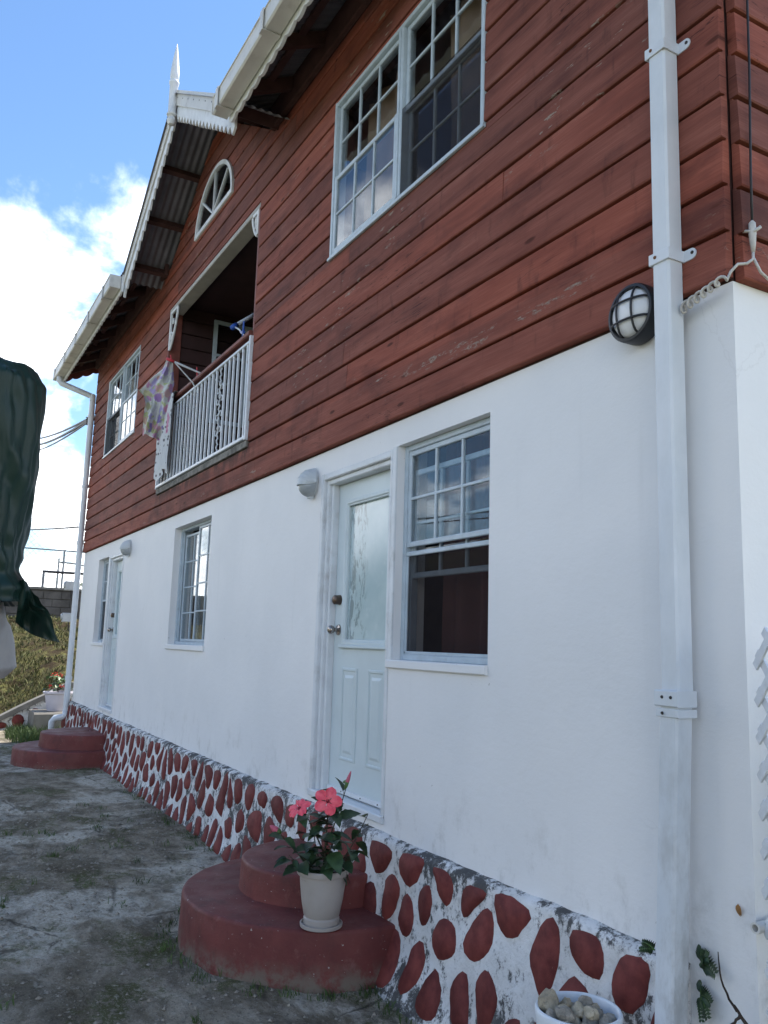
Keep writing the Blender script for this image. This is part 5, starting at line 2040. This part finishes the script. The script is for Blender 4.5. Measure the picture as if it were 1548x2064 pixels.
def tarp_fn(u, v):
    a = 2 * math.pi * u
    ay = lerp_tab([(0, .05), (.03, .25), (.07, .415), (.12, .438), (.5, .432), (.72, .418), (.84, .410), (.93, .425), (1, .44)], v)
    ax = ay * .80
    z = lerp_tab([(0, 2.305), (.03, 2.305), (.07, 2.300), (.12, 2.255), (1, 1.68)], v)
    x, y = superpt(a, ax, ay)
    w1 = .006 * math.sin(a * 13 + v * 2) * min(1, v * 4) + .011 * abs(math.sin(a * 17 - v * 4 + 2.5 * mn.noise(Vector((a, v * 2, 1)))))
    w1 += .012 * mn.noise(Vector((math.cos(a) * 2.2 + v * 2.5, math.sin(a) * 2.2 - v, v * 1.2))) + .012 * mn.noise(Vector((math.cos(a) * 7 + v * 8, math.sin(a) * 7, v * 5)))
    k = 1 + w1 * (1 if v > .1 else .4) * 1.2
    dg = a * 2.2 - v * 5.5
    k += .009 * (abs(math.sin(dg * 2 + 1.5 * mn.noise(Vector((a * 1.5, v * 3, 7))))) ** 3 - .3) * min(1, v * 3)
    if v > .70:
        k += .02 * math.sin(v * 60 + a * 2) * (v - .7) / .3
    return (TCx + x * k, TCy + y * k, z + .012 * mn.noise(Vector((math.cos(a) * 3, math.sin(a) * 3, v * 4))))


MB().grid(tarp_fn, 220, 110).build('cover', 'tarp_green', tp, True, False)
# loose tail of the tarp


def tail(u, v):
    # hangs from the tie and flares out sideways
    y = -2.155 + .005 * u + .120 * v * (.40 + .60 * u)
    x = -2.385 - .05 * (u - .5) + .025 * math.sin(v * 7 + u * 3) + .02 * mn.noise(Vector((u * 4, v * 4, 3)))
    z = 1.735 - .035 * v - (.11 + .015 * v) * u + .008 * math.sin(u * 9 + v * 4)
    return (x, y, z)


MB().grid(tail, 18, 24).build('loose_tail', 'tarp_green', tp, True, False)


def silver(u, v):
    a = 2 * math.pi * u
    ay = lerp_tab([(0, .40), (.3, .435), (.85, .44), (1, .41)], v)
    x, y = superpt(a, ay * .76, ay, .7)
    k = 1 + .03 * math.sin(a * 7 + v * 4) + .03 * mn.noise(Vector((math.cos(a) * 3, math.sin(a) * 3, v * 2 + 4)))
    return (TCx + x * k, TCy + y * k - .012, 1.68 - .20 * v)


mb = MB().grid(silver, 90, 20)
mb.add([silver(i / 40, 1) for i in range(40)], [tuple(range(40))])
mb.build('inner_sheet', 'tarp_silver', tp, True, False)
for dx in (-.24, .24):
    for y in (-2.42, -2.88):
        MB().tube([(TCx + dx * 1.15, y - (.03 if y < -2.6 else -.0), ground_z(TCx + dx, y) - .03), (TCx + dx, y, 1.50)], .022, 10).build('leg', 'steel_grey', tp)
MB().cbox(TCx - .30, TCx + .30, -2.94, -2.37, 1.482, 1.512, .006).build('shelf', 'steel_grey', tp)
for dx in (-.25, .25):
    MB().bar((TCx + dx, -2.43, .55), (TCx + dx, -2.89, .55), .03, .03).build('brace', 'steel_grey', tp)

# ------------------------------------------------------------------ far end: kerb, retaining wall, fence, meters, lamp, wires
n = 40
pth = [Vector((-15.95, -3.2 + 5.5 * i / n, 0)) for i in range(n + 1)]
kb = MB()
kb.strip(pth, [coping_z(p.y) + .03 + .01 * mn.noise(Vector((p.y * 3, 0, 0))) for p in pth], [coping_z(p.y) - .06 for p in pth], (.24, 0, 0))
kerb = tag(kb.build('kerb_wall', 'kerb_concrete'), 'low sloping stone kerb with concrete coping at the foot of the bank', 'kerb')
mb = MB().strip(pth, [coping_z(p.y) - .055 for p in pth], [-.2] * (n + 1), (.19, 0, 0))
mb.build('face', 'plinth_wash', kerb)
for k in range(12):
    y = -1.35 + k * .26
    top = coping_z(y) - .08
    if top < .10:
        continue
    mb = MB()
    m = 10
    cz = top * .52
    vs_ = [(-15.752, y + .10 * math.cos(2 * math.pi * q / m), cz + min(.14, top * .42) * math.sin(2 * math.pi * q / m)) for q in range(m)]
    vs_ += [(-15.735, y + .08 * math.cos(2 * math.pi * q / m), cz + min(.14, top * .42) * .8 * math.sin(2 * math.pi * q / m)) for q in range(m)]
    mb.add(vs_, [(q, (q + 1) % m, (q + 1) % m + m, q + m) for q in range(m)] + [tuple(range(m, 2 * m))])
    mb.build('stone', 'stone_paint', kerb, True)

rw = MB().box(-23.9, -23.45, -6.0, 9.0, 1.2, 2.74).build('retaining_wall', 'mortar')
tag(rw, 'grey concrete block retaining wall on top of the bank', 'wall')
for j in range(6):
    z0 = 1.48 + j * .205
    y = -2.2 + (.22 if j % 2 else 0)
    while y < 4.2:
        MB().cbox(-23.452, -23.425 + random.uniform(-.006, .006), y, y + .425, z0, z0 + .19, .008).build('block', 'block_grey', rw)
        y += .44
MB().box(-23.95, -23.39, -6.0, 9.0, 2.742, 2.80).build('coping', 'kerb_concrete', rw)
rg = thing('wall_railing', (-23.6, 1, 2.8), 'dark metal handrail on top of the block retaining wall', 'railing')
for k in range(9):
    y = .63 + k * 1.3
    MB().box(-23.66, -23.60, y - .03, y + .03, 2.80, 3.22).build('post', 'steel_grey', rg)
MB().tube([(-23.63, .60, 3.22), (-23.63, 11.2, 3.22)], .035, 8).build('top_rail', 'black_plastic', rg)
# chain-link fence
cf = thing('chain_link_fence', (-26, 0, 2.6), 'tall chain-link fence behind the retaining wall', 'fence')
for k in range(7):
    y = -4 + k * 2.6 + .25
    MB().tube([(-26, y, 2.3), (-26, y, 4.05)], .03, 8).build('post', 'fence_wire', cf)
MB().tube([(-26, -4, 4.02), (-26, 12, 4.02)], .022, 6).build('top_rail', 'fence_wire', cf)
mb = MB()
s = .16
y = -3.8
while y < 11.8:
    for sg in (1, -1):
        a = Vector((-26 + .006 * sg, y, 2.6)); b = Vector((-26 + .006 * sg, y + sg * 2.3, 4.9))
        mb.bar(a, b, .006, .006, (1, 0, 0))
    y += s
m_ = mb.build('mesh', 'fence_wire', cf, False, False)
m_['kind'] = 'stuff'
# street lamp
sl_ = thing('street_lamp', (-34, 4.0, 1.5), 'grey street lamp with a long arm beyond the fence', 'street lamp')
MB().tube([(-34, 4.0, .5), (-34, 4.0, 4.1)], [.08, .06], 10).build('pole', 'fence_wire', sl_)
MB().tube([(-34, 4.0, 4.05), (-34, 3.6, 4.22), (-34, 3.0, 4.30), (-34, 2.5, 4.32)], .035, 8).build('arm', 'fence_wire', sl_, True)
MB().lathe([(0, -.30), (.09, -.25), (.13, -.10), (.13, .10), (.06, .30), (0, .32)], 14, (0, 0, 0), 'y').build('lamp_head', 'meter_grey', sl_, True)
hd = bpy.data.objects[sl_.children[-1].name]
for v in hd.data.vertices:
    v.co = Vector((-34 + v.co.x * .8, 2.35 + v.co.y, 4.31 + v.co.z * .6))
# palm beyond the wall
pm = thing('palm', (-31, 3.0, 2.0), 'small palm showing above the retaining wall', 'palm')
MB().tube([(-31, 3.0, 1.0), (-31, 3.0, 3.25)], [.12, .08], 8).build('trunk', 'pole_wood', pm)
for k in range(15):
    a = 2 * math.pi * k / 15
    L = random.uniform(.8, 1.1)
    p = [Vector((-31, 3.0, 3.25)) + Vector((math.cos(a), math.sin(a), 0)) * L * t + Vector((0, 0, .75 * L * t - 1.0 * L * t * t)) for t in [i / 7 for i in range(8)]]
    mb = MB()
    for i in range(1, 8):
        for sg in (-1, 1):
            sd = Vector((-math.sin(a), math.cos(a), 0)) * sg
            lm = leaf_mesh(.26 * (1.1 - i * .08), .03, 0, .4, 0, 3)
            orient(lm, p[i], sd + (p[i] - p[i - 1]).normalized() * .6, Vector((0, 0, 1)))
            mb.add(lm.v, lm.f)
    mb.tube(p, .012, 5)
    mb.build('frond', 'palm_leaf', pm, False, False)
# meter boxes on a service post past the corner
mp = thing('meter_post', (-14.74, .02, 0), 'thin service post carrying two grey electricity meters past the far corner', 'meter post')
MB().tube([(-14.74, .02, -.2), (-14.74, .02, 2.75)], .025, 8).build('post', 'fence_wire', mp)
for zc in (2.40, 1.88):
    mb = MB().cbox(-14.80, -14.70, -.16, .02, zc - .075, zc + .075, .015)
    mt_ = mb.build('meter_box', 'meter_grey', mp)
    MB().lathe([(0, .03), (.045, .025), (.055, 0)], 16, (-14.75, -.16, zc + .01), 'y').build('dial', 'frosted_lens', mt_, True)
    MB().tube([(-14.74, -.06, zc - .07), (-14.74, -.05, zc - .20), (-14.74, .0, zc - .26)], .012, 6).build('conduit', 'black_cable', mt_)


def wire(a, b, sag, r, label, group=None):
    a, b = Vector(a), Vector(b)
    p = []
    for i in range(17):
        t = i / 16
        p.append(a.lerp(b, t) - Vector((0, 0, sag * 4 * t * (1 - t))))
    o = MB().tube(p, r, 5).build('overhead_wire', 'black_cable')
    tag(o, label, 'wire', group)


ins = thing('service_bracket', (-14.2, -.09, 5.12), 'dark insulator bracket where the overhead wires meet the far corner', 'bracket')
MB().tube([(-14.18, -.02, 5.12), (-14.32, -.10, 5.13)], .022, 8).build('arm', 'insulator', ins)
for dz in (-.05, .03):
    MB().lathe([(.02, -.03), (.05, -.02), (.03, 0), (.05, .02), (.02, .03)], 10, (-14.30, -.09, 5.12 + dz)).build('insulator', 'insulator', ins, True)
wire((-14.32, -.10, 5.15), (-40, .55, 10.6), .45, 0.019, 'overhead service wire from the far corner, highest of the bundle')
wire((-14.32, -.10, 5.12), (-40, .50, 10.4), .55, 0.024, 'overhead service wire from the far corner, thick one of the bundle')
wire((-14.32, -.10, 5.09), (-40, .55, 9.9), .50, 0.016, 'overhead service wire from the far corner, lowest of the bundle')
wire((-14.30, -.07, 3.34), (-40, -.10, 6.1), .10, 0.016, 'thin lower wire reaching the far downpipe below the boards')
up_ = thing('utility_pole', (-40, .5, 0), 'wooden utility pole carrying the service wires, behind the tarpaulin', 'utility pole')
MB().tube([(-40, .3, -.5), (-40, .3, 11)], [.16, .11], 10).build('post', 'pole_wood', up_)
MB().bar((-40, -.7, 10.4), (-40, 1.3, 10.4), .1, .12).build('cross_arm', 'pole_wood', up_)
# road wires across the valley side, seen as reflections
for k, (x, y) in enumerate(((-46, -19), (6, -23))):
    u_ = thing('utility_pole', (x, y, 0), ('wooden utility pole beyond the yard, towards the far end', 'wooden utility pole beyond the yard, behind the viewer')[k], 'utility pole')
    MB().tube([(x, y, -.5), (x, y, 9.0)], [.16, .11], 10).build('post', 'pole_wood', u_)
    MB().bar((x, y - .9, 8.4), (x, y + .9, 8.4), .1, .12).build('cross_arm', 'pole_wood', u_)
for dy, dz, nm in ((-.7, 0, 'outer road wire beyond the yard'), (0, .15, 'middle road wire beyond the yard'), (.7, 0, 'inner road wire beyond the yard'), (.2, -1.6, 'low thick road cable beyond the yard')):
    wire((-46, -19 + dy, 8.5 + dz), (6, -23 + dy, 8.5 + dz), 1.1, .03, nm)

# ------------------------------------------------------------------ weeds, grass tufts, loose cement
pts = []
rg_ = random.Random(4)


def tuft(x, y, r, n):
    for _ in range(n):
        a = rg_.uniform(0, 6.283); d = r * math.sqrt(rg_.random())
        xx, yy = x + d * math.cos(a), y + d * math.sin(a)
        pts.append((xx, yy, ground_z(xx, yy)))


for k in range(150):
    x = rg_.uniform(-9.5, -1.6); y = rg_.uniform(-2.6, -.25)
    if math.hypot(x + 4.7, y + .12) < .86:
        continue
    if fbm(x * 1.1, y * 1.1, 31) < .05:
        continue
    tuft(x, y, rg_.uniform(.02, .07), rg_.randint(6, 26))
for k in range(46):
    a = rg_.uniform(math.pi, 2 * math.pi)
    tuft(-4.7 + math.cos(a) * .85, -.12 + math.sin(a) * rg_.uniform(.82, .92), .05, rg_.randint(4, 18))
for k in range(110):
    x = rg_.uniform(-10.8, -2.2)
    if mn.noise(Vector((x * 1.4, 0, 3))) > -.1:
        tuft(x, plinth_y(x, 0) - rg_.uniform(.02, .10), .05, rg_.randint(2, 14))
blades(pts, 'yard_grass', 'grass_blade', 'short weeds and grass tufts scattered over the yard', .012, .05, .005, lean=.9)
pts = []
for k in range(2600):
    x = rg_.uniform(-15.7, -13.0); y = rg_.uniform(-1.0, .0)
    if (x + 14.4) ** 2 / 1.4 ** 2 + (y + .42) ** 2 / .45 ** 2 < 1 and math.hypot(x + 11.7, y + .3) > .8:
        pts.append((x, y, ground_z(x, y)))
blades(pts, 'corner_grass', 'grass_blade', 'patch of taller green grass at the far house corner', .05, .20, .010, lean=.6)
# crumbled cement lumps by the near steps
mb = MB()
for k in range(9):
    a = rg_.uniform(0, 6.28); d = rg_.uniform(0, .10)
    c = Vector((-3.52 + d * math.cos(a) * 1.2, -.62 + d * math.sin(a), ground_z(-3.52, -.62) + .004))
    r = rg_.uniform(.02, .05)
    bm = bmesh.new(); bmesh.ops.create_icosphere(bm, subdivisions=2, radius=1)
    b0 = len(mb.v)
    mb.v += [tuple(c + Vector((v.co.x * r, v.co.y * r, v.co.z * r * .35)) * (1 + .4 * mn.noise(v.co * 2 + c * 9))) for v in bm.verts]
    mb.f += [tuple(b0 + v.index for v in f.verts) for f in bm.faces]
    bm.free()
tag(mb.build('cement_crumbs', 'pale_cement', None, False, False), 'crumbled pale cement on the ground by the near steps', 'cement', None, 'stuff')
mb = MB()
for k in range(7000):
    x = rg_.uniform(-9, -1.8); y = rg_.uniform(-2.7, -.2)
    if fbm(x * .9, y * .9, 17) < rg_.uniform(-.5, .25):
        continue
    r = .003 + .015 * rg_.random() ** 3
    c = Vector((x, y, ground_z(x, y) + r * .2))
    b0 = len(mb.v)
    for q in ((1, 0, 0), (-1, 0, 0), (0, 1, 0), (0, -1, 0), (0, 0, .7), (0, 0, -.5)):
        mb.v.append(tuple(c + Vector(q) * r * rg_.uniform(.6, 1.3)))
    mb.f += [tuple(b0 + i for i in f) for f in ((0, 2, 4), (2, 1, 4), (1, 3, 4), (3, 0, 4), (2, 0, 5), (1, 2, 5), (3, 1, 5), (0, 3, 5))]
tag(mb.build('gravel', 'rock_grey', None, False, False), 'loose grit and small pebbles on the yard', 'gravel', None, 'stuff')
